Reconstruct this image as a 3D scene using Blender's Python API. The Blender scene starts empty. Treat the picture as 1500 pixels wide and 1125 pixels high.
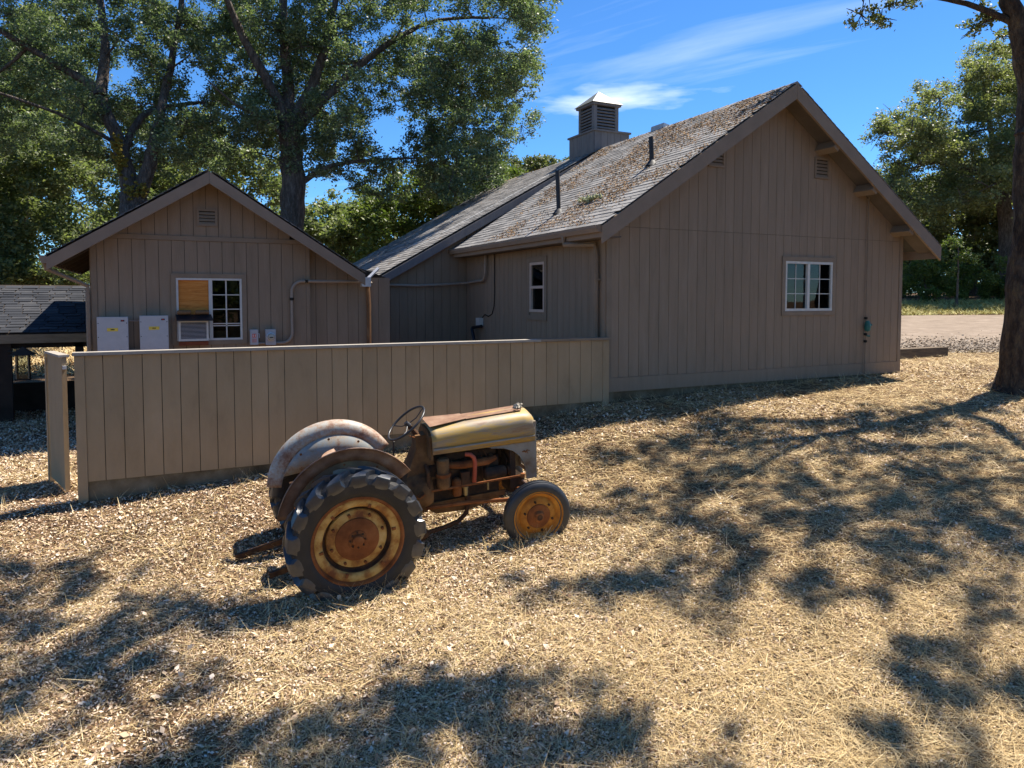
import bpy, math, random
import numpy as np
from mathutils import Vector, Matrix, Euler
R = math.radians
scene = bpy.context.scene
col = scene.collection

# ---------------------------------------------------------------- camera
TH = R(26.3)
cam_d = bpy.data.cameras.new('camera')
cam = bpy.data.objects.new('camera', cam_d); col.objects.link(cam)
cam.location = (0, 0, 3.0)
cam.rotation_euler = (R(90 - 2.9), 0, -TH)
cam_d.sensor_width = 36; cam_d.lens = 36 * 1040 / 1500
cam_d.shift_y = -71.8 / 1500
cam_d.clip_end = 2000
scene.camera = cam

# ---------------------------------------------------------------- world, sun, exposure
SUN = Vector((.56, .10, 1.0)).normalized()
w = bpy.data.worlds.new('World'); scene.world = w; w.use_nodes = True
nt = w.node_tree; nt.nodes.clear()
def wn(t, **k):
    n = nt.nodes.new(t)
    for a, b in k.items(): setattr(n, a, b)
    return n
sky = wn('ShaderNodeTexSky', sky_type='NISHITA', sun_disc=False)
sky.sun_elevation = math.asin(SUN.z); sky.sun_rotation = math.atan2(SUN.x, SUN.y)
sky.altitude = 1200; sky.air_density = 0.9; sky.dust_density = 0.0; sky.ozone_density = 3.0
hs = wn('ShaderNodeHueSaturation'); hs.inputs['Saturation'].default_value = 1.12
bg = wn('ShaderNodeBackground'); bg.inputs['Strength'].default_value = 0.1
outw = wn('ShaderNodeOutputWorld')
tc = wn('ShaderNodeTexCoord'); sp = wn('ShaderNodeSeparateXYZ')
nt.links.new(tc.outputs['Generated'], sp.inputs[0])
ad = wn('ShaderNodeMath', operation='ADD'); ad.inputs[1].default_value = .12
nt.links.new(sp.outputs['Z'], ad.inputs[0])
dv = wn('ShaderNodeVectorMath', operation='DIVIDE')
cb = wn('ShaderNodeCombineXYZ')
for i in range(3): nt.links.new(ad.outputs[0], cb.inputs[i])
nt.links.new(tc.outputs['Generated'], dv.inputs[0]); nt.links.new(cb.outputs[0], dv.inputs[1])
vr = wn('ShaderNodeVectorRotate', rotation_type='Z_AXIS'); vr.inputs['Angle'].default_value = R(-124)
mp = wn('ShaderNodeMapping'); mp.inputs['Scale'].default_value = (.42, 2.1, 1); mp.inputs['Location'].default_value = (3.1, .9, 0)
nt.links.new(dv.outputs[0], vr.inputs['Vector']); nt.links.new(vr.outputs[0], mp.inputs[0])
nz = wn('ShaderNodeTexNoise'); nz.inputs['Scale'].default_value = 1.3; nz.inputs['Detail'].default_value = 9; nz.inputs['Roughness'].default_value = .58; nz.inputs['Distortion'].default_value = .5
nt.links.new(mp.outputs[0], nz.inputs['Vector'])
rp = wn('ShaderNodeValToRGB'); rp.color_ramp.elements[0].position = .585; rp.color_ramp.elements[1].position = .90
rp.color_ramp.elements[1].color = (.45, .45, .45, 1)
nt.links.new(nz.outputs['Fac'], rp.inputs[0])
mx = wn('ShaderNodeMix', data_type='RGBA'); mx.inputs[7].default_value = (5.6, 6.3, 7.4, 1)
# one small flat cloud low over the roofs
sb = wn('ShaderNodeVectorMath', operation='SUBTRACT'); sb.inputs[1].default_value = (0.5443, 0.7955, 0.2662); nt.links.new(tc.outputs['Generated'], sb.inputs[0])
r2 = wn('ShaderNodeVectorRotate', rotation_type='Z_AXIS'); r2.inputs['Angle'].default_value = TH; nt.links.new(sb.outputs[0], r2.inputs['Vector'])
m2 = wn('ShaderNodeMapping'); m2.inputs['Scale'].default_value = (9.5, 6, 48); nt.links.new(r2.outputs[0], m2.inputs[0])
ln2 = wn('ShaderNodeVectorMath', operation='LENGTH'); nt.links.new(m2.outputs[0], ln2.inputs[0])
n2 = wn('ShaderNodeTexNoise'); n2.inputs['Scale'].default_value = 1.1; n2.inputs['Detail'].default_value = 8; nt.links.new(m2.outputs[0], n2.inputs['Vector'])
su = wn('ShaderNodeMath', operation='SUBTRACT'); nt.links.new(n2.outputs['Fac'], su.inputs[0]); s3 = wn('ShaderNodeMath', operation='MULTIPLY'); s3.inputs[1].default_value = .42; nt.links.new(ln2.outputs['Value'], s3.inputs[0]); nt.links.new(s3.outputs[0], su.inputs[1])
rp2 = wn('ShaderNodeMapRange'); rp2.inputs[1].default_value = .12; rp2.inputs[2].default_value = .55; rp2.inputs[4].default_value = .85; nt.links.new(su.outputs[0], rp2.inputs[0])
mxm = wn('ShaderNodeMath', operation='MAXIMUM'); nt.links.new(rp.outputs[0], mxm.inputs[0]); nt.links.new(rp2.outputs[0], mxm.inputs[1])
nt.links.new(mxm.outputs[0], mx.inputs[0]); nt.links.new(sky.outputs[0], hs.inputs['Color']); tn = wn('ShaderNodeVectorMath', operation='MULTIPLY'); tn.inputs[1].default_value = (.49, .74, .92)
nt.links.new(hs.outputs[0], tn.inputs[0]); nt.links.new(tn.outputs[0], mx.inputs[6])
nt.links.new(mx.outputs[2], bg.inputs[0]); nt.links.new(bg.outputs[0], outw.inputs[0])

sun_d = bpy.data.lights.new('sun', 'SUN'); sun_d.energy = 5.0; sun_d.angle = R(.55); sun_d.color = (1, .925, .81)
sun = bpy.data.objects.new('sun', sun_d); col.objects.link(sun)
sun.rotation_euler = (-SUN).to_track_quat('-Z', 'Y').to_euler(); sun.location = (20, 8, 40)
vs = scene.view_settings
vs.view_transform = 'Standard'; vs.look = 'None'; vs.exposure = 1.15; vs.gamma = 1; vs.use_curve_mapping = False
scene.cycles.max_bounces = 6; scene.cycles.transparent_max_bounces = 8

# ---------------------------------------------------------------- helpers
class MB:
    """collects shapes for one mesh"""
    def __init__(s): s.v = []; s.f = []; s.m = []
    def add(s, vs_, fs, mi=0):
        o = len(s.v); s.v += [tuple(v) for v in vs_]
        s.f += [tuple(i + o for i in f) for f in fs]; s.m += [mi] * len(fs); return s
    def box(s, a, b, mi=0, rot=None, piv=None):
        x0, y0, z0 = a; x1, y1, z1 = b
        vs_ = [Vector(p) for p in ((x0,y0,z0),(x1,y0,z0),(x1,y1,z0),(x0,y1,z0),(x0,y0,z1),(x1,y0,z1),(x1,y1,z1),(x0,y1,z1))]
        if rot is not None:
            m = Euler(rot).to_matrix(); c = Vector(piv) if piv else sum(vs_, Vector()) / 8
            vs_ = [c + m @ (v - c) for v in vs_]
        return s.add(vs_, [(3,2,1,0),(4,5,6,7),(0,1,5,4),(1,2,6,5),(2,3,7,6),(3,0,4,7)], mi)
    def rbox(s, a, b, r, mi=0, axis=0, n=4):
        """box with rounded edges along one axis"""
        ax = [i for i in range(3) if i != axis]
        x0, x1, y0, y1 = a[ax[0]], b[ax[0]], a[ax[1]], b[ax[1]]
        pts = []
        for cx, cy, a0 in ((x1-r,y1-r,0),(x0+r,y1-r,90),(x0+r,y0+r,180),(x1-r,y0+r,270)):
            for k in range(n + 1):
                t = R(a0 + 90 * k / n); pts.append((cx + r*math.cos(t), cy + r*math.sin(t)))
        N = len(pts); vs_ = []
        for e in (a[axis], b[axis]):
            for p in pts:
                q = [0,0,0]; q[axis] = e; q[ax[0]] = p[0]; q[ax[1]] = p[1]; vs_.append(q)
        fs = [(i, (i+1) % N, N+(i+1) % N, N+i) for i in range(N)] + [tuple(range(N))[::-1], tuple(range(N, 2*N))]
        return s.add(vs_, fs, mi)
    def tube(s, pts, rad, n=8, mi=0, cap=True, jit=0, rng=None):
        pts = [Vector(p) for p in pts]
        if not hasattr(rad, '__len__'): rad = [rad] * len(pts)
        up = None; rings = []
        for i, p in enumerate(pts):
            d = (pts[min(i+1, len(pts)-1)] - pts[max(i-1, 0)])
            if d.length < 1e-9: d = Vector((0,0,1))
            d.normalize()
            if up is None:
                up = d.orthogonal().normalized()
            else:
                up = (up - d * up.dot(d))
                up = up.normalized() if up.length > 1e-6 else d.orthogonal().normalized()
            b = d.cross(up)
            ring = []
            for k in range(n):
                t = 2*math.pi*k/n; rr = rad[i] * (1 + (rng.uniform(-jit, jit) if rng else 0))
                ring.append(p + up*(rr*math.cos(t)) + b*(rr*math.sin(t)))
            rings.append(ring)
        vs_ = [v for r_ in rings for v in r_]; fs = []
        for i in range(len(pts)-1):
            for k in range(n):
                fs.append((i*n+k, i*n+(k+1) % n, (i+1)*n+(k+1) % n, (i+1)*n+k))
        if cap: fs += [tuple(range(n))[::-1], tuple(range((len(pts)-1)*n, len(pts)*n))]
        return s.add(vs_, fs, mi)
    def lathe(s, prof, axis='y', n=32, c=(0,0,0), mi=0, a0=0, a1=360, close=False):
        """prof: (radius, along axis)"""
        full = abs(a1-a0) >= 360; m = n if full else n+1
        vs_ = []
        for k in range(m):
            t = R(a0 + (a1-a0)*k/n); ct, st = math.cos(t), math.sin(t)
            for r_, h in prof:
                if axis == 'y': p = (r_*ct, h, r_*st)
                elif axis == 'z': p = (r_*ct, r_*st, h)
                else: p = (h, r_*ct, r_*st)
                vs_.append((p[0]+c[0], p[1]+c[1], p[2]+c[2]))
        L = len(prof); fs = []
        for k in range(n):
            k2 = (k+1) % m
            for i in range(L - (0 if close else 1)):
                j = (i+1) % L
                fs.append((k*L+i, k*L+j, k2*L+j, k2*L+i))
        return s.add(vs_, fs, mi)
    def prism(s, poly, fn, t0, t1, mi=0):
        """poly of 2D points, fn(u,v,t)->3D, extruded from t0 to t1"""
        N = len(poly)
        vs_ = [fn(u, v, t0) for u, v in poly] + [fn(u, v, t1) for u, v in poly]
        fs = [tuple(range(N)), tuple(range(2*N-1, N-1, -1))] + [(i, N+i, N+(i+1) % N, (i+1) % N) for i in range(N)]
        return s.add(vs_, fs, mi)
    def build(s, name, mats, parent=None, smooth=None):
        me = bpy.data.meshes.new(name); me.from_pydata([tuple(v) for v in s.v], [], s.f)
        mats = mats if isinstance(mats, (list, tuple)) else [mats]
        for m in mats: me.materials.append(m)
        if len(mats) > 1: me.polygons.foreach_set('material_index', s.m)
        import bmesh
        bm = bmesh.new(); bm.from_mesh(me); bmesh.ops.recalc_face_normals(bm, faces=bm.faces); bm.to_mesh(me); bm.free()
        if smooth is not None:
            me.polygons.foreach_set('use_smooth', [True]*len(me.polygons)); me.set_sharp_from_angle(angle=R(smooth))
        o = bpy.data.objects.new(name, me); col.objects.link(o); o.parent = parent
        return o

def empty(name, label, cat, loc=(0,0,0), rot=(0,0,0), group=None):
    o = bpy.data.objects.new(name, None); col.objects.link(o); o.location = loc; o.rotation_euler = rot
    o.empty_display_size = .2
    return tag(o, label, cat, group)
def tag(o, label, cat=None, group=None, kind=None):
    if label: o['label'] = label
    if cat: o['category'] = cat
    if group: o['group'] = group
    if kind: o['kind'] = kind
    return o
def bx(name, a, b, mat, parent=None, rot=None): return MB().box(a, b, rot=rot).build(name, mat, parent)
def quads(name, P, mat, parent=None, nv=4):
    """P: array (N,nv,3) of faces, fast"""
    N = len(P); me = bpy.data.meshes.new(name)
    me.vertices.add(N*nv); me.vertices.foreach_set('co', P.astype(np.float32).ravel())
    me.loops.add(N*nv); me.loops.foreach_set('vertex_index', np.arange(N*nv, dtype=np.int32))
    me.polygons.add(N); me.polygons.foreach_set('loop_start', np.arange(0, N*nv, nv, dtype=np.int32))
    me.polygons.foreach_set('loop_total', np.full(N, nv, dtype=np.int32))
    me.materials.append(mat); me.update(calc_edges=True)
    o = bpy.data.objects.new(name, me); col.objects.link(o); o.parent = parent
    return o

# ---------------------------------------------------------------- materials
def mat(name, stops, scale=5, rough=.8, bump=0, bscale=40, spec=.3, metal=0, stretch=(1,1,1), coord='pos', detail=6, vary=0, rrange=None, translucent=0, dist=0, isl=0, bdist=.01, nrough=.6):
    """weathered surface: noise through a colour ramp, optional piece-to-piece variation and bump"""
    m = bpy.data.materials.new(name); m.use_nodes = True; t = m.node_tree; t.nodes.clear(); L = t.links.new
    def n(ty, **k):
        q = t.nodes.new(ty)
        for a, b in k.items(): setattr(q, a, b)
        return q
    out = n('ShaderNodeOutputMaterial'); bs = n('ShaderNodeBsdfPrincipled')
    if coord == 'pos': src = n('ShaderNodeNewGeometry').outputs['Position']
    else: src = n('ShaderNodeTexCoord').outputs['Object']
    mp = n('ShaderNodeMapping'); mp.inputs['Scale'].default_value = stretch; L(src, mp.inputs[0])
    nz = n('ShaderNodeTexNoise'); nz.inputs['Scale'].default_value = scale; nz.inputs['Detail'].default_value = detail; nz.inputs['Roughness'].default_value = nrough; nz.inputs['Distortion'].default_value = dist
    L(mp.outputs[0], nz.inputs['Vector'])
    fac = nz.outputs['Fac']
    if isl:
        g_ = n('ShaderNodeNewGeometry'); mm = n('ShaderNodeMix'); mm.inputs[0].default_value = isl
        L(fac, mm.inputs[2]); L(g_.outputs['Random Per Island'], mm.inputs[3]); fac = mm.outputs[0]
    rp = n('ShaderNodeValToRGB'); e = rp.color_ramp.elements
    while len(e) < len(stops): e.new(.5)
    for k, (p, c) in enumerate(stops): e[k].position = p; e[k].color = (*c, 1)
    L(fac, rp.inputs[0]); colr = rp.outputs[0]
    if vary:
        oi = n('ShaderNodeObjectInfo'); mr = n('ShaderNodeMapRange'); mr.inputs[3].default_value = 1 - vary; mr.inputs[4].default_value = 1 + vary
        L(oi.outputs['Random'], mr.inputs[0]); vm = n('ShaderNodeVectorMath', operation='SCALE'); L(colr, vm.inputs[0]); L(mr.outputs[0], vm.inputs['Scale']); colr = vm.outputs[0]
    L(colr, bs.inputs['Base Color'])
    bs.inputs['Roughness'].default_value = rough; bs.inputs['Specular IOR Level'].default_value = spec; bs.inputs['Metallic'].default_value = metal
    if rrange:
        mr = n('ShaderNodeMapRange'); mr.inputs[3].default_value = rrange[0]; mr.inputs[4].default_value = rrange[1]; L(nz.outputs['Fac'], mr.inputs[0]); L(mr.outputs[0], bs.inputs['Roughness'])
    if bump:
        n2 = n('ShaderNodeTexNoise'); n2.inputs['Scale'].default_value = bscale; n2.inputs['Detail'].default_value = 4; L(mp.outputs[0], n2.inputs['Vector'])
        b = n('ShaderNodeBump'); b.inputs['Strength'].default_value = bump; b.inputs['Distance'].default_value = bdist; L(n2.outputs['Fac'], b.inputs['Height']); L(b.outputs[0], bs.inputs['Normal'])
    if translucent:
        tr = n('ShaderNodeBsdfTranslucent'); ms = n('ShaderNodeMixShader'); ms.inputs[0].default_value = translucent
        vm = n('ShaderNodeVectorMath', operation='MULTIPLY'); vm.inputs[1].default_value = (1.3, 1.45, .75); L(colr, vm.inputs[0]); L(vm.outputs[0], tr.inputs[0])
        L(bs.outputs[0], ms.inputs[1]); L(tr.outputs[0], ms.inputs[2]); L(ms.outputs[0], out.inputs[0])
    else: L(bs.outputs[0], out.inputs[0])
    return m
def plain(name, c, rough=.6, spec=.4, metal=0, v=.15, scale=12, coord='obj', bump=0):
    a = tuple(x*(1-v) for x in c); b = tuple(min(1, x*(1+v)) for x in c)
    return mat(name, [(.3, a), (.7, b)], scale=scale, rough=rough, spec=spec, metal=metal, coord=coord, bump=bump)
def glass(name, tint=(.55,.6,.58)):
    m = bpy.data.materials.new(name); m.use_nodes = True; t = m.node_tree; t.nodes.clear(); L = t.links.new
    out = t.nodes.new('ShaderNodeOutputMaterial'); tr = t.nodes.new('ShaderNodeBsdfTransparent'); tr.inputs[0].default_value = (*tint, 1)
    gl = t.nodes.new('ShaderNodeBsdfGlossy'); gl.inputs['Roughness'].default_value = .02
    fr = t.nodes.new('ShaderNodeFresnel'); fr.inputs['IOR'].default_value = 1.5
    tx = t.nodes.new('ShaderNodeTexNoise'); tx.inputs['Scale'].default_value = 2.2; b = t.nodes.new('ShaderNodeBump'); b.inputs['Strength'].default_value = .05; b.inputs['Distance'].default_value = .02
    g_ = t.nodes.new('ShaderNodeNewGeometry'); L(g_.outputs['Position'], tx.inputs['Vector']); L(tx.outputs['Fac'], b.inputs['Height']); L(b.outputs[0], gl.inputs['Normal'])
    mx = t.nodes.new('ShaderNodeMixShader'); L(fr.outputs[0], mx.inputs[0]); L(tr.outputs[0], mx.inputs[1]); L(gl.outputs[0], mx.inputs[2]); L(mx.outputs[0], out.inputs[0])
    return m
M = {}
M['siding'] = mat('siding_paint', [(.22, (.215,.157,.105)), (.42, (.255,.187,.126)), (.58, (.27,.198,.135)), (.8, (.305,.227,.158))], scale=1.5, rough=.85, bump=.5, bscale=9, stretch=(6,6,.9), vary=.04, spec=.2, bdist=.004)
M['fence'] = mat('fence_paint', [(.22, (.275,.198,.115)), (.45, (.335,.243,.143)), (.6, (.353,.257,.153)), (.8, (.395,.292,.18))], scale=1.3, rough=.9, bump=.4, bscale=9, stretch=(3,3,1.2), vary=.06, spec=.15, bdist=.004)
M['trim'] = mat('trim_paint', [(.3, (.21,.155,.105)), (.75, (.265,.20,.14))], scale=3, rough=.8, bump=.3, bscale=20, vary=.05, spec=.2, bdist=.003)
M['fascia'] = mat('fascia_paint', [(.3, (.225,.163,.112)), (.75, (.275,.202,.142))], scale=3, rough=.75, bump=.3, bscale=25, vary=.04, spec=.25, bdist=.003)
M['groove'] = plain('groove_dark', (.03,.026,.022), .95, .1)
M['cap'] = mat('fence_cap', [(.3, (.27,.235,.19)), (.8, (.39,.35,.30))], scale=4, rough=.8, stretch=(1,4,4), vary=.03)
M['concrete'] = mat('concrete', [(.25, (.07,.05,.028)), (.45, (.14,.105,.062)), (.6, (.19,.15,.095)), (.8, (.27,.225,.155))], scale=3, rough=.95, bump=.5, bscale=30, spec=.1)
M['shingle'] = mat('asphalt_shingle', [(.1, (.11,.105,.10)), (.5, (.225,.215,.205)), (.9, (.34,.32,.30))], scale=1.2, rough=.95, bump=.5, bscale=120, vary=.2, isl=.55, spec=.25)
M['deck'] = mat('roof_deck', [(.3, (.05,.047,.043)), (.7, (.09,.085,.08))], scale=4, rough=.95)
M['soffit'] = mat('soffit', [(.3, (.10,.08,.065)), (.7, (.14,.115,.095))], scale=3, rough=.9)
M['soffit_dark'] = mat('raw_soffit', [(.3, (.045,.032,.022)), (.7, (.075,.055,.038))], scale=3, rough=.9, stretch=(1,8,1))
M['white'] = plain('white_vinyl', (.55,.525,.475), .5, .4, v=.08)
M['almond'] = plain('almond_frame', (.55,.42,.33), .6, .3, v=.08)
M['glass'] = glass('window_glass')
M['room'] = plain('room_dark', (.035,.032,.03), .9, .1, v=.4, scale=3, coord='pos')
M['box_card'] = plain('cardboard', (.30,.19,.11), .9, .1)
M['curtain'] = plain('curtain', (.32,.30,.27), .9, .1)
M['ply'] = mat('plywood', [(.25, (.38,.115,.015)), (.5, (.55,.205,.035)), (.8, (.62,.29,.08))], scale=3, rough=.7, stretch=(1.2,1,9), coord='pos', dist=1.0)
M['black'] = plain('black_plastic', (.012,.013,.017), .45, .4)
M['pipe_black'] = plain('vent_pipe_black', (.03,.03,.032), .6, .3)
M['foam'] = plain('brown_foam', (.22,.12,.06), .9, .1)
M['redwood'] = plain('red_wood', (.20,.06,.03), .8, .2)
M['inverter'] = plain('inverter_grey', (.43,.425,.43), .5, .4, v=.05)
M['yellow'] = plain('label_yellow', (.72,.52,.08), .6, .3, v=.04)
M['ink'] = plain('ink', (.03,.03,.03), .7, .2)
M['red'] = plain('label_red', (.62,.05,.04), .6, .3, v=.05)
M['meter_box'] = plain('meter_box_grey', (.40,.39,.40), .5, .4, v=.05)
M['conduit'] = plain('painted_conduit', (.30,.24,.185), .55, .4, v=.1, coord='pos')
M['galv'] = plain('galvanized', (.50,.51,.53), .4, .5, metal=.3, v=.1)
M['rustpipe'] = mat('rust_pipe', [(.3, (.12,.05,.02)), (.6, (.24,.13,.06)), (.8, (.30,.22,.15))], scale=6, rough=.85, stretch=(2,2,.7))
M['cup'] = mat('cupola_paint', [(.3, (.15,.14,.135)), (.75, (.20,.187,.18))], scale=3, rough=.85, stretch=(4,4,1), vary=.05)
M['copper'] = mat('cupola_roof', [(.3, (.13,.137,.12)), (.7, (.19,.195,.17))], scale=3, rough=.5, spec=.4)
M['green_valve'] = plain('green_valve', (.03,.14,.11), .5, .4)
M['timber'] = mat('old_timber', [(.25, (.07,.05,.03)), (.6, (.14,.10,.06)), (.85, (.20,.15,.09))], scale=3, rough=.95, stretch=(1,1,6), bump=.5, bscale=15)
M['shed_roof'] = mat('shed_roof', [(.25, (.014,.016,.021)), (.6, (.032,.034,.040)), (.9, (.075,.073,.072))], scale=2.5, rough=.9, vary=.15, isl=.4)
M['shed_wood'] = mat('shed_wood', [(.3, (.19,.135,.08)), (.7, (.30,.22,.14))], scale=3, rough=.9, stretch=(1,1,5))
M['shed_dark'] = mat('shed_dark_wood', [(.3, (.022,.016,.012)), (.7, (.05,.036,.027))], scale=3, rough=.95)
M['moss'] = mat('lichen', [(.3, (.22,.23,.10)), (.7, (.46,.46,.26))], scale=20, rough=.95, bump=1, bscale=60)
M['line'] = plain('pale_cable', (.6,.58,.53), .6, .3)
# ground
M['ground'] = mat('dry_ground', [(.25, (.04,.024,.015)), (.45, (.095,.058,.032)), (.6, (.19,.122,.068)), (.8, (.32,.22,.125))], scale=1.7, rough=.95, bump=1, bscale=26, spec=.1, detail=12, nrough=.78, bdist=.03)
M['litter'] = mat('oak_litter', [(0, (.055,.026,.016)), (.24, (.21,.115,.062)), (.42, (.48,.335,.21)), (.72, (.70,.545,.385)), (1, (.88,.785,.66))], scale=.55, rough=.75, isl=.80, spec=.25)
M['straw'] = mat('dry_straw', [(0, (.26,.155,.06)), (.4, (.56,.41,.19)), (.8, (.72,.56,.315)), (1, (.84,.715,.48))], scale=.5, rough=.7, isl=.72, spec=.25)
M['greengrass'] = mat('green_dry_grass', [(0, (.20,.22,.06)), (.5, (.42,.38,.13)), (1, (.62,.50,.23))], scale=.15, rough=.8, isl=.5, spec=.2)
M['road'] = mat('gravel_road', [(.3, (.14,.107,.078)), (.5, (.225,.175,.13)), (.7, (.31,.25,.195))], scale=1.1, rough=.95, bump=.8, bscale=18, detail=12, nrough=.82, spec=.1)
# tractor
M['rubber'] = mat('old_rubber', [(.3, (.012,.0115,.0115)), (.6, (.024,.022,.020)), (.8, (.07,.055,.04))], scale=4, rough=.6, coord='obj', spec=.4, bump=.3, bscale=40)
M['lug'] = mat('worn_rubber_lug', [(.3, (.018,.019,.021)), (.7, (.05,.052,.056))], scale=8, rough=.33, coord='obj', spec=.7)
M['rubber_f'] = mat('front_rubber', [(.3, (.014,.014,.016)), (.75, (.04,.042,.046))], scale=4, rough=.42, coord='obj', spec=.5)
M['rust'] = mat('rust', [(.25, (.09,.03,.011)), (.5, (.21,.072,.022)), (.8, (.33,.14,.05))], scale=6, rough=.9, coord='obj', bump=.35, bscale=50, spec=.2)
M['rust_dark'] = mat('rust_dark', [(.25, (.022,.014,.010)), (.5, (.07,.034,.017)), (.75, (.16,.075,.03))], scale=9, rough=.85, coord='obj', bump=.4, bscale=45, spec=.25)
M['cream'] = mat('cream_rust', [(.34, (.16,.055,.018)), (.45, (.33,.15,.035)), (.54, (.48,.29,.08)), (.78, (.60,.43,.18))], scale=6, rough=.75, coord='obj', bump=.25, bscale=40, detail=9)
M['ochre'] = mat('ochre_rust', [(.25, (.20,.06,.012)), (.5, (.42,.165,.02)), (.75, (.54,.26,.04))], scale=7, rough=.75, coord='obj', bump=.25, bscale=40)
M['hood'] = mat('hood_paint', [(.25, (.12,.05,.025)), (.36, (.24,.15,.085)), (.45, (.27,.22,.15)), (.53, (.40,.26,.06)), (.60, (.36,.23,.07)), (.68, (.24,.19,.13)), (.76, (.22,.14,.08)), (.85, (.22,.10,.04))], scale=2.3, rough=.42, coord='obj', spec=.5, detail=10, stretch=(.8,3,6.0), rrange=(.38,.68), dist=.25, metal=0, nrough=.76)
M['panel_grey'] = mat('grey_panel', [(.28, (.15,.065,.03)), (.38, (.22,.16,.10)), (.5, (.27,.24,.19)), (.8, (.33,.295,.235))], scale=4, rough=.6, coord='obj', detail=8)
M['fender'] = mat('fender_paint', [(.28, (.15,.06,.03)), (.38, (.22,.12,.07)), (.46, (.30,.26,.21)), (.54, (.25,.27,.27)), (.60, (.33,.33,.30)), (.68, (.34,.23,.16)), (.82, (.22,.10,.055))], scale=4.6, rough=.6, coord='obj', detail=13, rrange=(.45,.8), spec=.35, nrough=.76)
M['fender_crown'] = mat('fender_crown_paint', [(.30, (.13,.05,.025)), (.42, (.25,.13,.08)), (.50, (.36,.27,.20)), (.57, (.36,.37,.34)), (.64, (.34,.24,.17)), (.78, (.22,.10,.06))], scale=5, rough=.6, coord='obj', detail=13, rrange=(.4,.75), spec=.4, nrough=.76)
M['fender_rust'] = mat('fender_rust', [(.28, (.09,.04,.018)), (.5, (.19,.095,.035)), (.68, (.28,.16,.06)), (.85, (.34,.20,.12))], scale=4, rough=.65, coord='obj', detail=8, spec=.4)
M['maroon'] = mat('maroon_rust', [(.3, (.14,.065,.035)), (.55, (.25,.14,.08)), (.75, (.32,.215,.145))], scale=8, rough=.55, coord='obj', spec=.5)
M['engine'] = mat('engine_grime', [(.3, (.016,.011,.008)), (.55, (.05,.027,.014)), (.75, (.13,.065,.026))], scale=8, rough=.8, coord='obj', bump=.4, bscale=40)
M['trans'] = mat('gearbox_grime', [(.28, (.05,.025,.012)), (.5, (.15,.075,.026)), (.75, (.26,.14,.055))], scale=6, rough=.8, coord='obj', bump=.35, bscale=40)
M['hose'] = plain('red_hose', (.42,.085,.04), .6, .3)
M['brass'] = plain('brass', (.42,.30,.12), .5, .5, metal=.4)
M['steer'] = plain('steering_black', (.022,.021,.022), .4, .5)
# vegetation
def leafmat(name, a, b, c, tr=.3):
    return mat(name, [(0, a), (.5, b), (1, c)], scale=.35, rough=.5, isl=.6, spec=.4, translucent=tr)
M['leaf1'] = leafmat('oak_leaf', (.042,.064,.040), (.112,.152,.082), (.29,.325,.19), .38)
M['leaf2'] = leafmat('oak_leaf_olive', (.055,.07,.028), (.12,.14,.05), (.23,.23,.09), .35)
M['leaf3'] = leafmat('leaf_bright', (.05,.075,.02), (.10,.14,.032), (.20,.23,.06), .35)
M['leaf4'] = leafmat('leaf_distant', (.065,.085,.045), (.15,.18,.082), (.32,.335,.16), .42)
M['leaf6'] = leafmat('oak_leaf_sunny', (.085,.10,.048), (.175,.19,.085), (.33,.335,.16), .45)
M['leaf5'] = leafmat('shrub_leaf', (.04,.06,.02), (.10,.14,.03), (.32,.34,.07), .4)
M['bark'] = mat('oak_bark', [(.3, (.03,.023,.018)), (.5, (.105,.082,.066)), (.72, (.24,.20,.17))], scale=5, rough=.95, bump=1, bscale=14, stretch=(2,2,.6), bdist=.12, detail=10, nrough=.75)
M['bark_moss'] = mat('mossy_bark', [(.32, (.014,.010,.008)), (.48, (.06,.042,.030)), (.58, (.12,.085,.055)), (.70, (.20,.15,.06))], scale=5, rough=.95, bump=1, bscale=12, bdist=.12, stretch=(1.6,1.6,.5), detail=11, nrough=.78)
M['goldmoss'] = mat('golden_moss', [(.3, (.10,.08,.015)), (.7, (.30,.22,.03))], scale=14, rough=1, bump=1, bscale=50, bdist=.03)

# ---------------------------------------------------------------- ground
SX, CX = math.sin(TH), math.cos(TH)
def ground_z(X, Y, fine=True):
    X = np.asarray(X, float); Y = np.asarray(Y, float)
    h = np.interp(X, [-60,-10,-.93,2.1,6,9,13.7,30,80], [.5,.5,.64,.82,1.3,1.42,1.48,1.6,2.2])
    k = np.interp(X, [5, 11], [.2, .1])
    z = h - k*np.clip(9.5-Y, 0, 2) - .1*np.clip(7.5-Y, 0, 8)
    D = X*SX + Y*CX; lat = X*CX - Y*SX
    z = z + np.interp(D, [20,40,46,80], [0,.45,1.0,1.6]) * np.interp(lat, [0, 10], [0, 1])
    if fine:
        z = z + np.interp(D, [12, 17], [1, 0])*(.012*np.sin(2.1*X+.7*Y)*np.sin(1.7*Y-.4*X) + .008*np.sin(5.3*X+1)*np.sin(4.7*Y+2))
    return z
def gz(x, y): return float(ground_z(x, y))
def axis_pts(a, b, step, far):
    mid = np.arange(a, b, step); lo = [a]; hi = [mid[-1]]; st = step
    while lo[-1] > -far: st *= 1.22; lo.append(lo[-1]-st)
    st = step
    while hi[-1] < far: st *= 1.22; hi.append(hi[-1]+st)
    return np.array(lo[:0:-1] + list(mid) + hi[1:])
gx = axis_pts(-7, 19, .22, 500); gy = axis_pts(0, 16, .22, 500)
GX, GY = np.meshgrid(gx, gy); GZ = ground_z(GX, GY)
nx, ny = len(gx), len(gy)
me = bpy.data.meshes.new('ground')
me.vertices.add(nx*ny); me.vertices.foreach_set('co', np.stack([GX, GY, GZ], -1).astype(np.float32).ravel())
ii = (np.arange(ny-1)[:, None]*nx + np.arange(nx-1)[None]).ravel()
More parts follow.
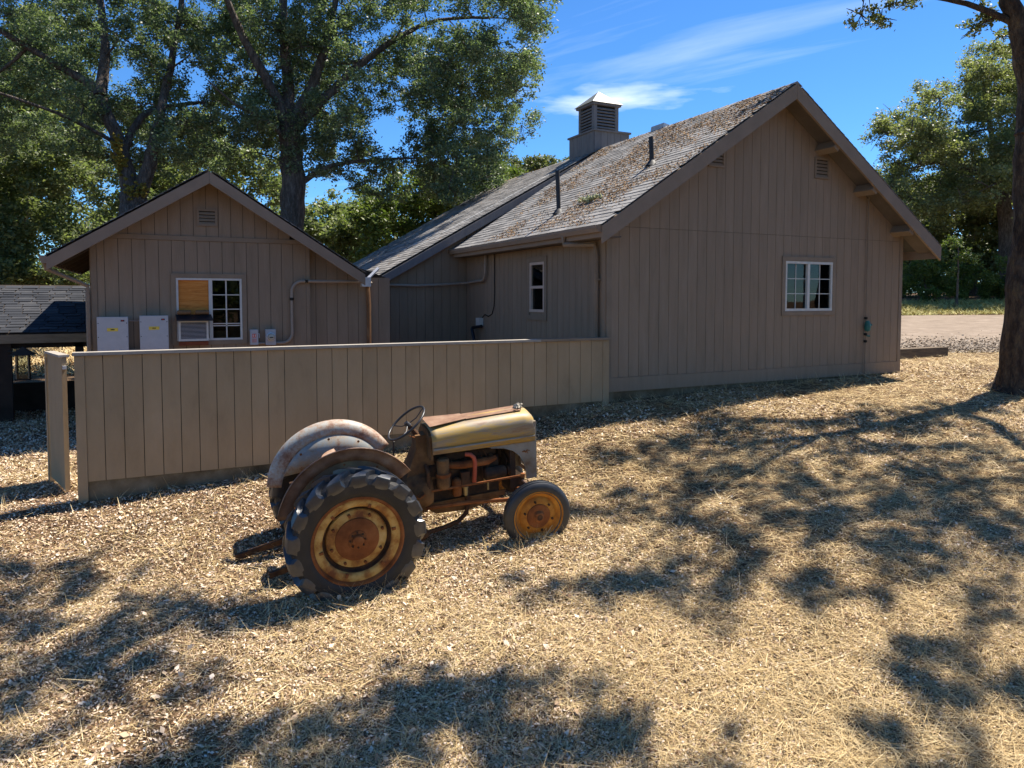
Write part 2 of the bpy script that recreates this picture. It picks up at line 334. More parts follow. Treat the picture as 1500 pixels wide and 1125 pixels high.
fc = np.stack([ii, ii+1, ii+1+nx, ii+nx], -1).astype(np.int32); N = len(fc)
me.loops.add(N*4); me.loops.foreach_set('vertex_index', fc.ravel()); me.polygons.add(N)
me.polygons.foreach_set('loop_start', np.arange(0, N*4, 4, dtype=np.int32)); me.polygons.foreach_set('loop_total', np.full(N, 4, np.int32))
me.polygons.foreach_set('use_smooth', np.ones(N, bool)); me.materials.append(M['ground']); me.update(calc_edges=True)
ground = bpy.data.objects.new('ground', me); col.objects.link(ground); tag(ground, 'dry sloping yard of bare soil, straw and fallen leaves', kind='structure')

def strip(name, D0, D1, l0, l1, dz, m, nD=14, nl=40):
    mb = MB(); vs_ = []
    for i in range(nD+1):
        for j in range(nl+1):
            D = D0 + (D1-D0)*i/nD; l = l0 + (l1-l0)*j/nl
            if i == 0: D += .35*math.sin(l*1.3) + .2*math.sin(l*3.1)
            if i == nD: D += .4*math.sin(l*.9)
            X = D*SX + l*CX; Y = D*CX - l*SX
            vs_.append((X, Y, gz(X, Y) + dz))
    mb.add(vs_, [(i*(nl+1)+j, i*(nl+1)+j+1, (i+1)*(nl+1)+j+1, (i+1)*(nl+1)+j) for i in range(nD) for j in range(nl)])
    return mb.build(name, m, smooth=60)
road = strip('gravel_road', 20.4, 38.5, 4, 70, .012, M['road'], 40, 120); tag(road, 'pale gravel drive passing beyond the house', kind='structure')
# ---------------------------------------------------------------- siding walls
def siding(parent, fn, s0, s1, bot, top, openings, m, pitch=.2032, gap=.007, th=.016, name='plank', phase=0.):
    """vertical boards as single pieces. fn(s,z,t) -> world. openings: (s0,s1,z0,z1)"""
    edges = [s0]; k = s0 + phase
    while k < s1 - .03:
        if k > s0 + .03: edges.append(k)
        k += pitch
    edges.append(s1)
    for a, b in zip(edges[:-1], edges[1:]):
        a0 = a + (gap/2 if a > s0 else 0); b0 = b - (gap/2 if b < s1 else 0)
        cuts = sorted(set([a0, b0] + [q for o in openings for q in o[:2] if a0 < q < b0]))
        for c0, c1 in zip(cuts[:-1], cuts[1:]):
            if c1 - c0 < .004: continue
            mid = (c0+c1)/2; seg = [(None, None)]
            for o in openings:
                if o[0] <= mid <= o[1]: seg = [(None, o[2]), (o[3], None)]
            for zl, zh in seg:
                p = []
                za, zb = (bot(c0), bot(c1)) if zl is None else (zl, zl)
                if zh is None:
                    ta, tb = top(c0), top(c1); tm = None
                    # a ridge inside this board
                    pts = [(c0, za), (c1, zb), (c1, tb)]
                    mm = max(np.linspace(c0, c1, 21), key=top)
                    if top(mm) > max(ta, tb) + .005: pts.append((float(mm), top(mm)))
                    pts.append((c0, ta))
                else: pts = [(c0, za), (c1, zb), (c1, zh), (c0, zh)]
                if zl is not None and zh is None and top(mid) <= zl + .02: continue
                if min(pts[2][1], pts[-1][1]) <= max(za, zb) + .01: continue
                MB().prism(pts, fn, 0, th).build(name, m, parent)
def wall_front(Y): return lambda u, v, t: (u, Y - t, v)      # faces -Y
def wall_left(X): return lambda u, v, t: (X - t, u, v)       # faces -X (u runs along Y)
def backing(name, fn, s0, s1, bot, top, openings, m, parent, apex=None):
    """solid wall core behind the boards, with the openings cut through"""
    mb = MB(); cuts = sorted(set([s0, s1] + [q for o in openings for q in o[:2]] + ([apex] if apex else [])))
    for a, b in zip(cuts[:-1], cuts[1:]):
        mid = (a+b)/2; zs = [(bot(a), bot(b), top(a), top(b))]
        for o in openings:
            if o[0] <= mid <= o[1]: zs = [(bot(a), bot(b), o[2], o[2]), (o[3], o[3], top(a), top(b))]
        for za, zb, ta, tb in zs: mb.prism([(a, za), (b, zb), (b, tb), (a, ta)], fn, -.10, -.001)
    return mb.build(name, m, parent)
def trim_frame(name, fn, s0, s1, z0, z1, wd, t0, t1, m, parent, sill=None):
    mb = MB()
    mb.prism([(s0, z1-wd), (s1, z1-wd), (s1, z1), (s0, z1)], fn, t0, t1)
    mb.prism([(s0, z0), (s1, z0), (s1, z0+(sill or wd)), (s0, z0+(sill or wd))], fn, t0, t1)
    mb.prism([(s0, z0+(sill or wd)), (s0+wd, z0+(sill or wd)), (s0+wd, z1-wd), (s0, z1-wd)], fn, t0, t1-.002)
    mb.prism([(s1-wd, z0+(sill or wd)), (s1, z0+(sill or wd)), (s1, z1-wd), (s1-wd, z1-wd)], fn, t0, t1-.002)
    return mb.build(name, m, parent)
def bar(name, fn, a, b, t0, t1, m, parent):
    return MB().prism([(a[0], a[1]), (b[0], a[1]), (b[0], b[1]), (a[0], b[1])], fn, t0, t1).build(name, m, parent)
def louvre_vent(fn, s0, s1, z0, z1, parent, n=5, m=None, fr=.035):
    v = bpy.data.objects.new('gable_vent', None); col.objects.link(v); v.parent = parent
    trim_frame('vent_frame', fn, s0, s1, z0, z1, fr, .0165, .045, m or M['trim'], v)
    bar('vent_recess', fn, (s0+fr, z0+fr), (s1-fr, z1-fr), .0165, .019, M['groove'], v)
    h = (z1-z0-2*fr)/n
    for i in range(n):
        zc = z0 + fr + h*i
        mb = MB(); o = lambda u, vv, t: fn(u, vv, t)
        mb.add([fn(s0+fr, zc+.004, .040), fn(s1-fr, zc+.004, .040), fn(s1-fr, zc+h*.72, .021), fn(s0+fr, zc+h*.72, .021),
                fn(s0+fr, zc-.004, .038), fn(s1-fr, zc-.004, .038), fn(s1-fr, zc+h*.60, .020), fn(s0+fr, zc+h*.60, .020)],
               [(0,1,2,3), (7,6,5,4), (0,4,5,1), (3,2,6,7), (0,3,7,4), (1,5,6,2)])
        mb.build('slat', m or M['trim'], v)
    return v
def part(name, parent):
    o = bpy.data.objects.new(name, None); col.objects.link(o); o.parent = parent; return o

# ================================================================ MAIN HOUSE
house = empty('wooden_house', 'large taupe wood-sided house with steep shingle roof, cupola and blank gable wall', 'house', (10.06, 9.6, 1.3))
def reparent(o, p):   # parent keeping world coordinates (p has only a translation)
    o.parent = p; o.location = (o.location[0]-p.location[0], o.location[1]-p.location[1], o.location[2]-p.location[2])
HX0, HX1, HY, HY2 = 6.43, 13.69, 9.6, 15.4
RX, RZ, SL = 10.08, 6.80, .66            # ridge x, ridge z, slope
EL, ER = 6.06, 14.2                      # eave x left, right
H = part('house_shell', None)            # temporary parent at the origin
under = lambda x: RZ - .14 - SL*abs(x-RX)
gw = part('gable_wall', H)
win_op = (10.37, 11.63, 2.78, 3.70)
backing('wall_core', wall_front(HY), HX0+.02, HX1-.02, lambda x: 1.2, lambda x: under(x)-.02, [win_op], M['groove'], gw, RX)
siding(gw, wall_front(HY), HX0+.10, HX1-.10, lambda x: 1.72, lambda x: 4.17, [win_op], M['siding'], pitch=.2032, phase=.14)
siding(gw, wall_front(HY), HX0+.10, HX1-.10, lambda x: 4.175, under, [], M['siding'], pitch=.2032, phase=.14, th=.0175)
bar('skirt_board', wall_front(HY), (HX0, 1.49), (HX1, 1.717), 0, .030, M['siding'], gw)
bar('corner_board', wall_front(HY), (HX0, 1.717), (HX0+.097, under(HX0)), 0, .028, M['trim'], gw)
bar('corner_board', wall_front(HY), (HX1-.097, 1.717), (HX1, under(HX1)), 0, .028, M['trim'], gw)
bar('foundation', wall_front(HY), (HX0-.0, .9), (HX1, 1.488), -.05, .004, M['concrete'], gw)
# side wall of the main block, the inner wall and the rear block
swl = part('side_wall', H)
sw_op = (11.60, 12.19, 2.75, 3.70)
backing('wall_core', wall_left(HX0), HY+.001, HY2, lambda y: .9, lambda y: 4.18, [sw_op], M['groove'], swl)
siding(swl, wall_left(HX0), HY+.0, HY2-.02, lambda y: .95, lambda y: 4.20, [sw_op], M['siding'], phase=.1)
rw = part('rear_front_wall', H)
S2 = .572; E2 = 4.05; under2 = lambda x: RZ - .13 - S2*(RX-x)
backing('wall_core', wall_front(HY2), 4.2, HX0, lambda x: .6, lambda x: under2(x)-.02, [], M['groove'], rw)
siding(rw, wall_front(HY2), 4.3, HX0-.02, lambda x: .7, under2, [], M['siding'], phase=.08)
bar('corner_board', wall_front(HY2), (4.2, .7), (4.297, under2(4.2)), 0, .026, M['trim'], rw)
# the wall above the main roof where the rear block stands proud
siding(rw, wall_front(HY2), HX0+.005, 9.6, lambda x: RZ - SL*(RX-x) - .10, lambda x: under2(x), [], M['siding'], phase=.1)
rsw = part('rear_side_wall', H)
siding(rsw, wall_left(4.2), HY2, 21.0, lambda y: .6, lambda y: under2(4.2), [], M['siding'])
far = part('far_wall', H)
MB().box((13.55, 9.70, .9), (13.67, 21.0, 4.2)).build('right_wall', M['siding'], far)
MB().prism([(4.2, .6), (13.67, .9), (13.67, 4.3), (RX, RZ-.3), (4.2, under2(4.2)-.02)], lambda u, v, t: (u, 21.0+t, v), 0, .1).build('back_wall', M['siding'], far)
# --- roof
roof = part('roof', H)
FRONT = HY - .47
def slope_slab(name, x0, z0, x1, z1, y0, y1, th, m, p):
    return MB().prism([(x0, z0), (x1, z1), (x1, z1-th), (x0, z0-th)], lambda u, v, t: (u, t, v), y0, y1).build(name, m, p)
zl = RZ - SL*(RX-EL); zr = RZ - SL*(ER-RX)
slope_slab('roof_deck', EL, zl-.012, RX, RZ-.012, FRONT+.03, 15.45, .09, M['deck'], roof)
slope_slab('roof_deck', RX, RZ-.012, ER, zr-.012, FRONT+.03, 21.3, .09, M['deck'], roof)
z2 = RZ - S2*(RX-E2)
slope_slab('roof_deck', E2, z2-.004, RX, RZ+.0, HY2-.15, 21.3, .09, M['deck'], roof)
def rake(x0, z0, x1, z1, y, h, m, p, off=.0):
    MB().prism([(x0, z0+off), (x1, z1+off), (x1, z1-h), (x0, z0-h)], lambda u, v, t: (u, y-t, v), 0, .045).build('rake_board', m, p)
rake(EL-.02, zl-.03, RX-.002, RZ-.025, FRONT+.028, .27, M['fascia'], roof)
rake(RX+.002, RZ-.025, ER+.02, zr-.03, FRONT+.028, .27, M['fascia'], roof)
rake(E2, z2-.02, RX-.6, RZ-.02-S2*.6, HY2-.152, .19, M['cup'], roof)
slope_slab('soffit', EL+.05, zl+.033-.14, RX, RZ-.14, FRONT+.03, HY-.02, .02, M['soffit'], roof)
slope_slab('soffit', RX, RZ-.14, ER-.05, zr+.033-.14, FRONT+.03, HY-.02, .02, M['soffit'], roof)
# purlin ends under the right rake, and right eave fascia
for t in (.27, .53, .80):
    x = RX + (ER-RX)*t; z = RZ - SL*(x-RX)
    MB().box((x-.07, FRONT+.032, z-.34), (x+.07, HY-.02, z-.165), rot=(0, math.atan(SL), 0)).build('lookout_beam', M['trim'], roof)
bx('eave_fascia', (ER-.02, FRONT+.03, zr-.26), (ER+.02, 21.3, zr-.03), M['fascia'], roof)
bx('eave_fascia', (EL-.015, FRONT+.03, zl-.20), (EL+.03, HY2-.16, zl-.02), M['fascia'], roof)
MB().prism([(EL-.10, zl-.02), (EL-.018, zl-.02), (EL-.018, zl-.125), (EL-.075, zl-.125), (EL-.10, zl-.06)], lambda u, v, t: (u, t, v), FRONT+.02, HY2+.05).build('gutter', M['fascia'], roof)
MB().prism([(E2-.10, z2-.02), (E2-.018, z2-.02), (E2-.018, z2-.115), (E2-.10, z2-.06)], lambda u, v, t: (u, t, v), HY2-.1, 21.3).build('gutter', M['groove'], roof)
slope_slab('eave_soffit', EL+.05, zl-.19, HX0, zl-.19+.02, FRONT+.05, HY2-.17, .02, M['soffit'], roof)
# shingles, single pieces on the near slope
rng = random.Random(7)
ANG = math.atan(SL); run = math.hypot(RX-EL, RZ-zl)
def shingle_mesh(wd, ln, lift, th):
    return ([(0,0,lift), (wd,0,lift), (wd,ln,0), (0,ln,0), (0,0,lift+th), (wd,0,lift+th), (wd,ln,th), (0,ln,th)],
            [(4,5,6,7), (0,4,7,3), (1,2,6,5), (0,1,5,4)])
unit_me = []
for q in range(6):
    v_, f_ = shingle_mesh(.297 + .004*(q % 3), .19, .010 + .003*(q % 2) , .005)
    me = bpy.data.meshes.new('shingle'); me.from_pydata(v_, [], f_); me.materials.append(M['shingle']); unit_me.append(me)
EXPO = .132
pl = []
ncourse = int(run/EXPO)
for i in range(ncourse):
    d0 = i*EXPO
    y = FRONT - .01 - (rng.random()*.3)
    while y < HY2 + .05:
        pl.append((d0, y)); y += .305
def place(ang, x0, z0, d, y):
    """matrix: local x -> +Y, local y -> up the slope, z -> normal"""
    ca, sa = math.cos(ang), math.sin(ang)
    ex = Vector((0, 1, 0)); ey = Vector((ca, 0, sa)); ez = Vector((-sa, 0, ca))
    p = Vector((x0 + d*ca, y, z0 + d*sa)) + ez*.002
    return Matrix(((ex.x, ey.x, ez.x, p.x), (ex.y, ey.y, ez.y, p.y), (ex.z, ey.z, ez.z, p.z), (0,0,0,1)))
camv = Vector((0, 0, 3.0))
pl = [(d, y) for d, y in pl if y > FRONT - .2]
pl.sort(key=lambda q: (place(ANG, EL-.03, zl, q[0], q[1]).translation - camv).length)
rest = MB()
for k, (d, y) in enumerate(pl):
    yy = max(y, FRONT-.012)
    mtx = place(ANG, EL-.03, zl-.02, d, yy) @ Matrix.Rotation(rng.gauss(0, .006), 4, 'Z')
    if k < 300:
        o = bpy.data.objects.new('shingle', unit_me[rng.randrange(6)]); col.objects.link(o); o.parent = roof
        if y < yy: mtx = mtx @ Matrix.Diagonal((max(.15, (.305-(yy-y))/.305), 1, 1, 1))
        o.matrix_local = mtx
    else:
        v_, f_ = shingle_mesh(.299, .19, rng.choice((.010, .013)), .005)
        rest.add([mtx @ Vector(v) for v in v_], f_)
tag(rest.build('shingle_field', M['shingle'], roof), None, kind='stuff')
# rear block and the far slope: shingles as one field
rest = MB(); A2 = math.atan(S2); run2 = math.hypot(RX-E2, RZ-z2)
for i in range(int(run2/.14)):
    y = HY2 - .17 - rng.random()*.3
    while y < 21.3:
        yy = max(y, HY2-.165)
        mtx = place(A2, E2-.04, z2-.004, i*.14, yy); v_, f_ = shingle_mesh(.299, .2, rng.choice((.010, .014)), .005)
        rest.add([mtx @ Vector(v) for v in v_], f_); y += .305
tag(rest.build('rear_shingle_field', M['shingle'], roof), None, kind='stuff')
def flip(m): return m
rest = MB()
for i in range(int(run/.14)):
    y = FRONT - .01
    while y < 21.3:
        ca, sa = math.cos(ANG), math.sin(ANG); d = i*.14
        ex = Vector((0,1,0)); ey = Vector((-ca,0,sa)); ez = Vector((sa,0,ca)); p = Vector((ER+.03-d*ca, y, zr-.02+d*sa)) + ez*.002
        v_, f_ = shingle_mesh(.299, .2, rng.choice((.010,.014)), .005)
        rest.add([p + ex*v[0] + ey*v[1] + ez*v[2] for v in v_], f_); y += .61 if i % 3 else .305
tag(rest.build('far_shingle_field', M['shingle'], roof), None, kind='stuff')
y = FRONT-.015
while y < 21.2:     # ridge caps
    MB().add([(RX-.13, y, RZ-.085+.02), (RX, y, RZ+.012), (RX+.13, y, RZ-.085+.02), (RX+.13, y+.33, RZ-.095+.012), (RX, y+.33, RZ+.002), (RX-.13, y+.33, RZ-.095+.012),
              (RX, y, RZ-.03), (RX, y+.33, RZ-.04)], [(0,1,4,5), (1,2,3,4), (0,6,1), (1,6,2)]).build('ridge_cap', M['shingle'], roof)
    y += .28
# leaf litter and lichen on the roof
npr = np.random.default_rng(5)
def leaf_quads(P, L, npr, tilt=.5, nrm=None, aspect=.55):
    """diamond leaves centred at P (N,3) of length L (N)"""
    n = len(P)
    if nrm is None: nrm = np.array([0, 0, 1.])
    nn = nrm + npr.normal(0, tilt, (n, 3)); nn /= np.linalg.norm(nn, axis=1, keepdims=True)
    a = npr.normal(0, 1, (n, 3)); a -= nn*np.sum(a*nn, 1, keepdims=True); a /= np.linalg.norm(a, axis=1, keepdims=True)
    b = np.cross(nn, a); Lc = L[:, None]/2
    return np.stack([P - a*Lc, P - b*Lc*aspect + a*Lc*.15, P + a*Lc, P + b*Lc*aspect + a*Lc*.15], 1)
n = 70000
dd = npr.uniform(.1, run-.05, n); yy = npr.uniform(FRONT, HY2, n)
fld = np.sin(dd*2.3+yy*1.1)+np.sin(dd*1.1-yy*2.4+1)+np.sin(dd*4.1+yy*3.3)*.7+np.sin(dd*7-yy*5)*.5 + (dd/run)*1.5 - .55*np.abs(yy-10.6) +.6
keep = npr.random(n) < 1/(1+np.exp(-(fld-.5)*2.2))*.42
dd, yy = dd[keep], yy[keep]
P = np.stack([EL-.03+dd*math.cos(ANG)-math.sin(ANG)*.02, yy, zl-.02+dd*math.sin(ANG)+math.cos(ANG)*.022], 1)
M['roof_litter'] = mat('roof_litter', [(0, (.10,.05,.025)), (.4, (.25,.135,.06)), (.75, (.37,.23,.105)), (1, (.47,.35,.21))], scale=.8, rough=.9, isl=.9, spec=.1)
o = quads('fallen_leaves', leaf_quads(P, npr.uniform(.02,.055,len(P)), npr, .35, np.array([-math.sin(ANG),0,math.cos(ANG)])), M['roof_litter'], roof); tag(o, 'brown leaves lying on the shingles', kind='stuff')
n = 2600; dd = npr.uniform(.2, run2, n); yy = 21.2-np.abs(npr.normal(0, 2.2, n)); kp = yy > HY2; dd, yy = dd[kp], yy[kp]
P = np.stack([E2+dd*math.cos(A2), yy, z2+dd*math.sin(A2)+.03], 1)
tag(quads('fallen_leaves', leaf_quads(P, npr.uniform(.05,.1,len(P)), npr, .25, np.array([-math.sin(A2),0,math.cos(A2)])), M['roof_litter'], roof), None, kind='stuff')
def lump(name, c, s, m, parent, seed=1, nn=60, sz=.05):
    rg = np.random.default_rng(seed); mb = MB()
    for k in range(nn):
        p = Vector(c) + Vector([float(rg.normal(0, s[i])) for i in range(3)]); r_ = sz*float(rg.uniform(.5, 1.2))
        vs_ = [p + Vector(v)*r_*float(rg.uniform(.7, 1.3)) for v in ((1,0,0),(-1,0,0),(0,1,0),(0,-1,0),(0,0,1),(0,0,-1))]
        mb.add(vs_, [(0,2,4),(2,1,4),(1,3,4),(3,0,4),(2,0,5),(1,2,5),(3,1,5),(0,3,5)])
    return mb.build(name, m, parent)
def roofz(x): return RZ - SL*abs(x-RX)
lump('lichen_clump', (6.97, 10.95, roofz(6.97)+.05), (.05,.15,.02), M['moss'], roof, 3, 70, .04)
# roof vent pipes and flashing
def pipe(x, y, h, lean):
    p = part('vent_pipe', roof)
    z = roofz(x)
    MB().tube([(x, y, z-.05), (x-.004, y+lean*.5, z+h*.5), (x-.008, y+lean, z+h)], .042, 12).build('pipe', M['pipe_black'], p, 40)
    MB().lathe([(.13, 0), (.10, .03), (.062, .09), (.044, .10)], 'z', 16, (x, y, z-.02)).build('flashing_collar', M['pipe_black'], p, 40)
pipe(7.98, 10.46, .50, .03); pipe(6.78, 11.72, .80, .05)
bx('flat_vent', (10.02, 12.75, 6.70), (10.42, 13.2, 6.85), M['galv'], roof, rot=(0, .2, 0))
bx('flat_vent', (9.85, 19.1, 6.70), (10.2, 19.6, 6.80), M['galv'], roof, rot=(0, -.35, 0))
MB().tube([(9.5, 15.75, RZ-S2*.58+.03), (8.2, 15.9, RZ-S2*1.88+.035), (6.6, 16.2, RZ-S2*3.48+.035), (5.4, 16.45, RZ-S2*4.68+.035)], .011, 5).build('roof_cable', M['line'], roof)
MB().tube([(6.4, 16.95, RZ-S2*3.68+.035), (5.55, 17.4, RZ-S2*4.53+.035)], .011, 5).build('roof_cable', M['line'], roof)
# cupola on the ridge
cu = part('cupola', H)
cx0, cx1, cy0, cy1, cz = 9.86, 10.92, 15.28, 16.50, 7.27
MB().box((cx0+.02, cy0+.02, 6.2), (cx1-.02, cy1-.02, cz-.001)).build('curb_core', M['groove'], cu)
siding(cu, wall_front(cy0+.02), cx0, cx1, lambda x: 6.35, lambda x: cz-.04, [], M['cup'], pitch=.2, th=.02)
siding(cu, wall_left(cx0+.02), cy0+.001, cy1, lambda y: 6.35, lambda y: cz-.04, [], M['cup'], pitch=.2, th=.02)
bx('curb_cap', (cx0-.04, cy0-.04, cz-.04), (cx1+.04, cy1+.04, cz+.005), M['cup'], cu)
tx0, tx1, ty0, ty1, tz0, tz1 = 10.02, 10.78, 15.56, 16.30, cz+.005, 7.97
bx('tower_core', (tx0+.06, ty0+.06, tz0), (tx1-.06, ty1-.06, tz1), M['groove'], cu)
for a, b in ((tx0, ty0), (tx1-.1, ty0), (tx0, ty1-.1), (tx1-.1, ty1-.1)): bx('corner_post', (a, b, tz0), (a+.1, b+.1, tz1), M['cup'], cu)
ns = 8; hh = (tz1-tz0-.06)/ns
for i in range(ns):
    z = tz0 + .03 + i*hh
    MB().box((tx0+.1, ty0+.005, z), (tx1-.1, ty0+.03, z+hh*.62), rot=(R(-35), 0, 0)).build('slat', M['cup'], cu)
    MB().box((tx0+.005, ty0+.1, z), (tx0+.03, ty1-.1, z+hh*.62), rot=(0, R(35), 0)).build('slat', M['cup'], cu)
bx('tower_plate', (tx0-.05, ty0-.05, tz1), (tx1+.05, ty1+.05, tz1+.05), M['cup'], cu)
mxx, myy = (tx0+tx1)/2, (ty0+ty1)/2; e = .09; zc = tz1+.052
MB().add([(tx0-e, ty0-e, zc), (tx1+e, ty0-e, zc), (tx1+e, ty1+e, zc), (tx0-e, ty1+e, zc), (mxx, myy, zc+.40)], [(0,1,4), (1,2,4), (2,3,4), (3,0,4), (3,2,1,0)]).build('cupola_roof', M['copper'], cu)
# --- windows
def room(parent, fn, s0, s1, z0, z1, d):
    mb = MB()
    for poly, a, b in (([(s0,z0),(s1,z0),(s1,z1),(s0,z1)], -d-.02, -d),): mb.prism(poly, fn, a, b)
    mb.prism([(s0,z0-.02),(s1,z0-.02),(s1,z0),(s0,z0)], fn, -d, -.02); mb.prism([(s0,z1),(s1,z1),(s1,z1+.02),(s0,z1+.02)], fn, -d, -.02)
    mb.prism([(s0-.02,z0),(s0,z0),(s0,z1),(s0-.02,z1)], fn, -d, -.02); mb.prism([(s1,z0),(s1+.02,z0),(s1+.02,z1),(s1,z1)], fn, -d, -.02)
    return mb.build('room_lining', M['room'], parent)
gwin = part('window', H); fn = wall_front(HY)
trim_frame('window_trim', fn, 10.29, 11.71, 2.69, 3.79, .082, .0165, .042, M['trim'], gwin)
a0, a1, b0, b1 = 10.374, 11.626, 2.776, 3.704
trim_frame('frame', fn, a0, a1, b0, b1, .045, -.04, .034, M['white'], gwin)
mid = 10.985
bar('mullion', fn, (mid-.032, b0+.045), (mid+.032, b1-.045), -.03, .028, M['white'], gwin)
for s0, s1, t in ((a0+.046, mid-.033, -.02), (mid+.033, a1-.046, .0)):
    bar('pane', fn, (s0, b0+.046), (s1, b1-.046), t-.004, t, M['glass'], gwin)
    w_ = s1-s0; h_ = b1-b0-.092
    bar('muntin', fn, (s0+w_/2-.007, b0+.047), (s0+w_/2+.007, b1-.047), t+.001, t+.010, M['white'], gwin)
    for q in (1, 2): bar('muntin', fn, (s0+.001, b0+.046+h_*q/3-.007), (s1-.001, b0+.046+h_*q/3+.007), t+.002, t+.011, M['white'], gwin)
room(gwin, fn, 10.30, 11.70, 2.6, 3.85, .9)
MB().box((11.15, 10.0, 2.7), (11.6, 10.3, 2.95)).build('stored_box', M['box_card'], gwin)
bar('stored_carton', fn, (10.45, 2.79), (10.66, 2.96), -.30, -.12, M['curtain'], gwin)
swin = part('window', H); fn = wall_left(HX0)
trim_frame('window_trim', fn, 11.50, 12.29, 2.60, 3.80, .095, .0165, .042, M['trim'], swin)
a0, a1, b0, b1 = 11.602, 12.188, 2.752, 3.698
trim_frame('frame', fn, a0, a1, b0, b1, .05, -.04, .033, M['almond'], swin)
bar('meeting_rail', fn, (a0+.05, 3.20), (a1-.05, 3.25), -.03, .028, M['almond'], swin)
bar('pane', fn, (a0+.051, b0+.051), (a1-.051, 3.199), -.02, -.016, M['glass'], swin)
bar('pane', fn, (a0+.051, 3.251), (a1-.051, b1-.051), -.004, .0, M['glass'], swin)
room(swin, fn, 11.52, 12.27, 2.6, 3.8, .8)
# --- gable vents, downspout, wall bits
louvre_vent(wall_front(HY), 8.50, 8.86, 5.28, 5.64, H); louvre_vent(wall_front(HY), 11.08, 11.46, 5.27, 5.66, H)
ds = part('downspout', H)
MB().tube([(6.0, 10.22, zl-.12), (6.0, 10.2, zl-.25), (6.34, 9.80, 3.88), (6.35, 9.77, 3.7), (6.355, 9.77, .9)], .042, 6).build('pipe', M['trim'], ds, 30)
for z in (3.3, 2.2): bx('strap', (6.30, 9.71, z), (6.412, 9.83, z+.03), M['trim'], ds)
tc_ = part('outlet_cable', H)
MB().tube([(6.40, 13.79, 4.15), (6.40, 13.79, 3.1), (6.40, 13.82, 2.85), (6.40, 13.92, 2.68), (6.40, 14.12, 2.62), (6.40, 14.3, 2.66), (6.40, 14.45, 2.58)], .010, 5).build('cable', M['groove'], tc_)
bx('cable_box', (6.32, 14.42, 2.40), (6.412, 14.62, 2.58), M['white'], tc_)
MB().tube([(6.34, 14.35, 2.40), (6.30, 14.75, 2.36), (6.28, 14.75, 2.33), (6.25, 14.5, 2.0), (6.25, 14.3, 1.4)], .035, 8).build('drain_hose', M['black'], tc_, 40)
for ch in list(H.children): reparent(ch, house)
bpy.data.objects.remove(H)

# ================================================================ SMALL LEFT BUILDING
LB = part('outbuilding_shell', None)
LX0, LX1, LY = -1.03, 2.52, 13.7
LRX, LRZ, LSL = .79, 5.20, .64
LE0, LE1 = -1.58, 3.46
lunder = lambda x: LRZ - .12 - LSL*abs(x-LRX)
fw = part('front_wall', LB); fn = wall_front(LY)
lw_op = (.225, 1.335, 2.27, 3.385)
backing('wall_core', fn, LX0+.01, LX1, lambda x: .4, lambda x: lunder(x)-.02, [lw_op], M['groove'], fw, LRX)
siding(fw, fn, LX0+.09, LX1-.07, lambda x: .5, lambda x: 4.015, [lw_op], M['siding'], phase=.11)
siding(fw, fn, -.95, 2.50, lambda x: 4.10, lunder, [], M['siding'], phase=.07, th=.018)
bar('band_board', fn, (-.92, 4.018), (2.40, 4.097), 0, .036, M['trim'], fw)
bar('corner_board', fn, (LX0, .5), (LX0+.086, lunder(LX0)+.1), 0, .028, M['trim'], fw)
bar('corner_board', fn, (LX1-.067, .5), (LX1, lunder(LX1)), 0, .026, M['siding'], fw)
rcw = part('recessed_wall', LB)
backing('wall_core', wall_front(LY+.12), LX1, 4.1, lambda x: .4, lambda x: max(3.0, lunder(x)-.02) if x < 3.5 else 3.4, [], M['groove'], rcw)
siding(rcw, wall_front(LY+.12), LX1+.002, 4.1, lambda x: .5, lambda x: max(lunder(x), 3.42), [], M['siding'], phase=.13)
lsw = part('side_wall', LB)
siding(lsw, wall_left(LX0), LY+.0, 18.2, lambda y: .4, lambda y: lunder(LX0)+.1, [], M['siding'])
bx('back_wall', (LX0, 18.1, .4), (4.1, 18.2, 4.0), M['siding'], lsw)
lr = part('roof', LB); LF = LY - .42
lz0 = LRZ - LSL*(LRX-LE0); lz1 = LRZ - LSL*(LE1-LRX)
slope_slab('roof_deck', LE0, lz0-.01, LRX, LRZ-.01, LF+.03, 18.5, .08, M['soffit_dark'], lr)
slope_slab('roof_deck', LRX, LRZ-.01, LE1, lz1-.01, LF+.03, 18.5, .08, M['soffit_dark'], lr)
rake(LE0-.02, lz0-.03, LRX-.002, LRZ-.025, LF+.028, .20, M['fascia'], lr)
rake(LRX+.002, LRZ-.025, LE1+.01, lz1-.03, LF+.028, .20, M['fascia'], lr)
bx('eave_fascia', (LE0-.012, LF+.03, lz0-.14), (LE0+.03, 18.5, lz0-.015), M['fascia'], lr)
MB().prism([(LE0-.11, lz0-.0), (LE0-.014, lz0-.0), (LE0-.014, lz0-.12), (LE0-.08, lz0-.12), (LE0-.11, lz0-.05)], lambda u, v, t: (u, t, v), LF-.02, 18.5).build('gutter', M['fascia'], lr)
for i in range(7): bx('rafter', (LE0+.03, LF+.35+i*.66, lz0-.02), (LX0+.02, LF+.39+i*.66, lz0+.06), M['soffit_dark'], lr, rot=(0, -math.atan(LSL), 0))
rest = MB(); lrun = math.hypot(LRX-LE0, LRZ-lz0); LA = math.atan(LSL)
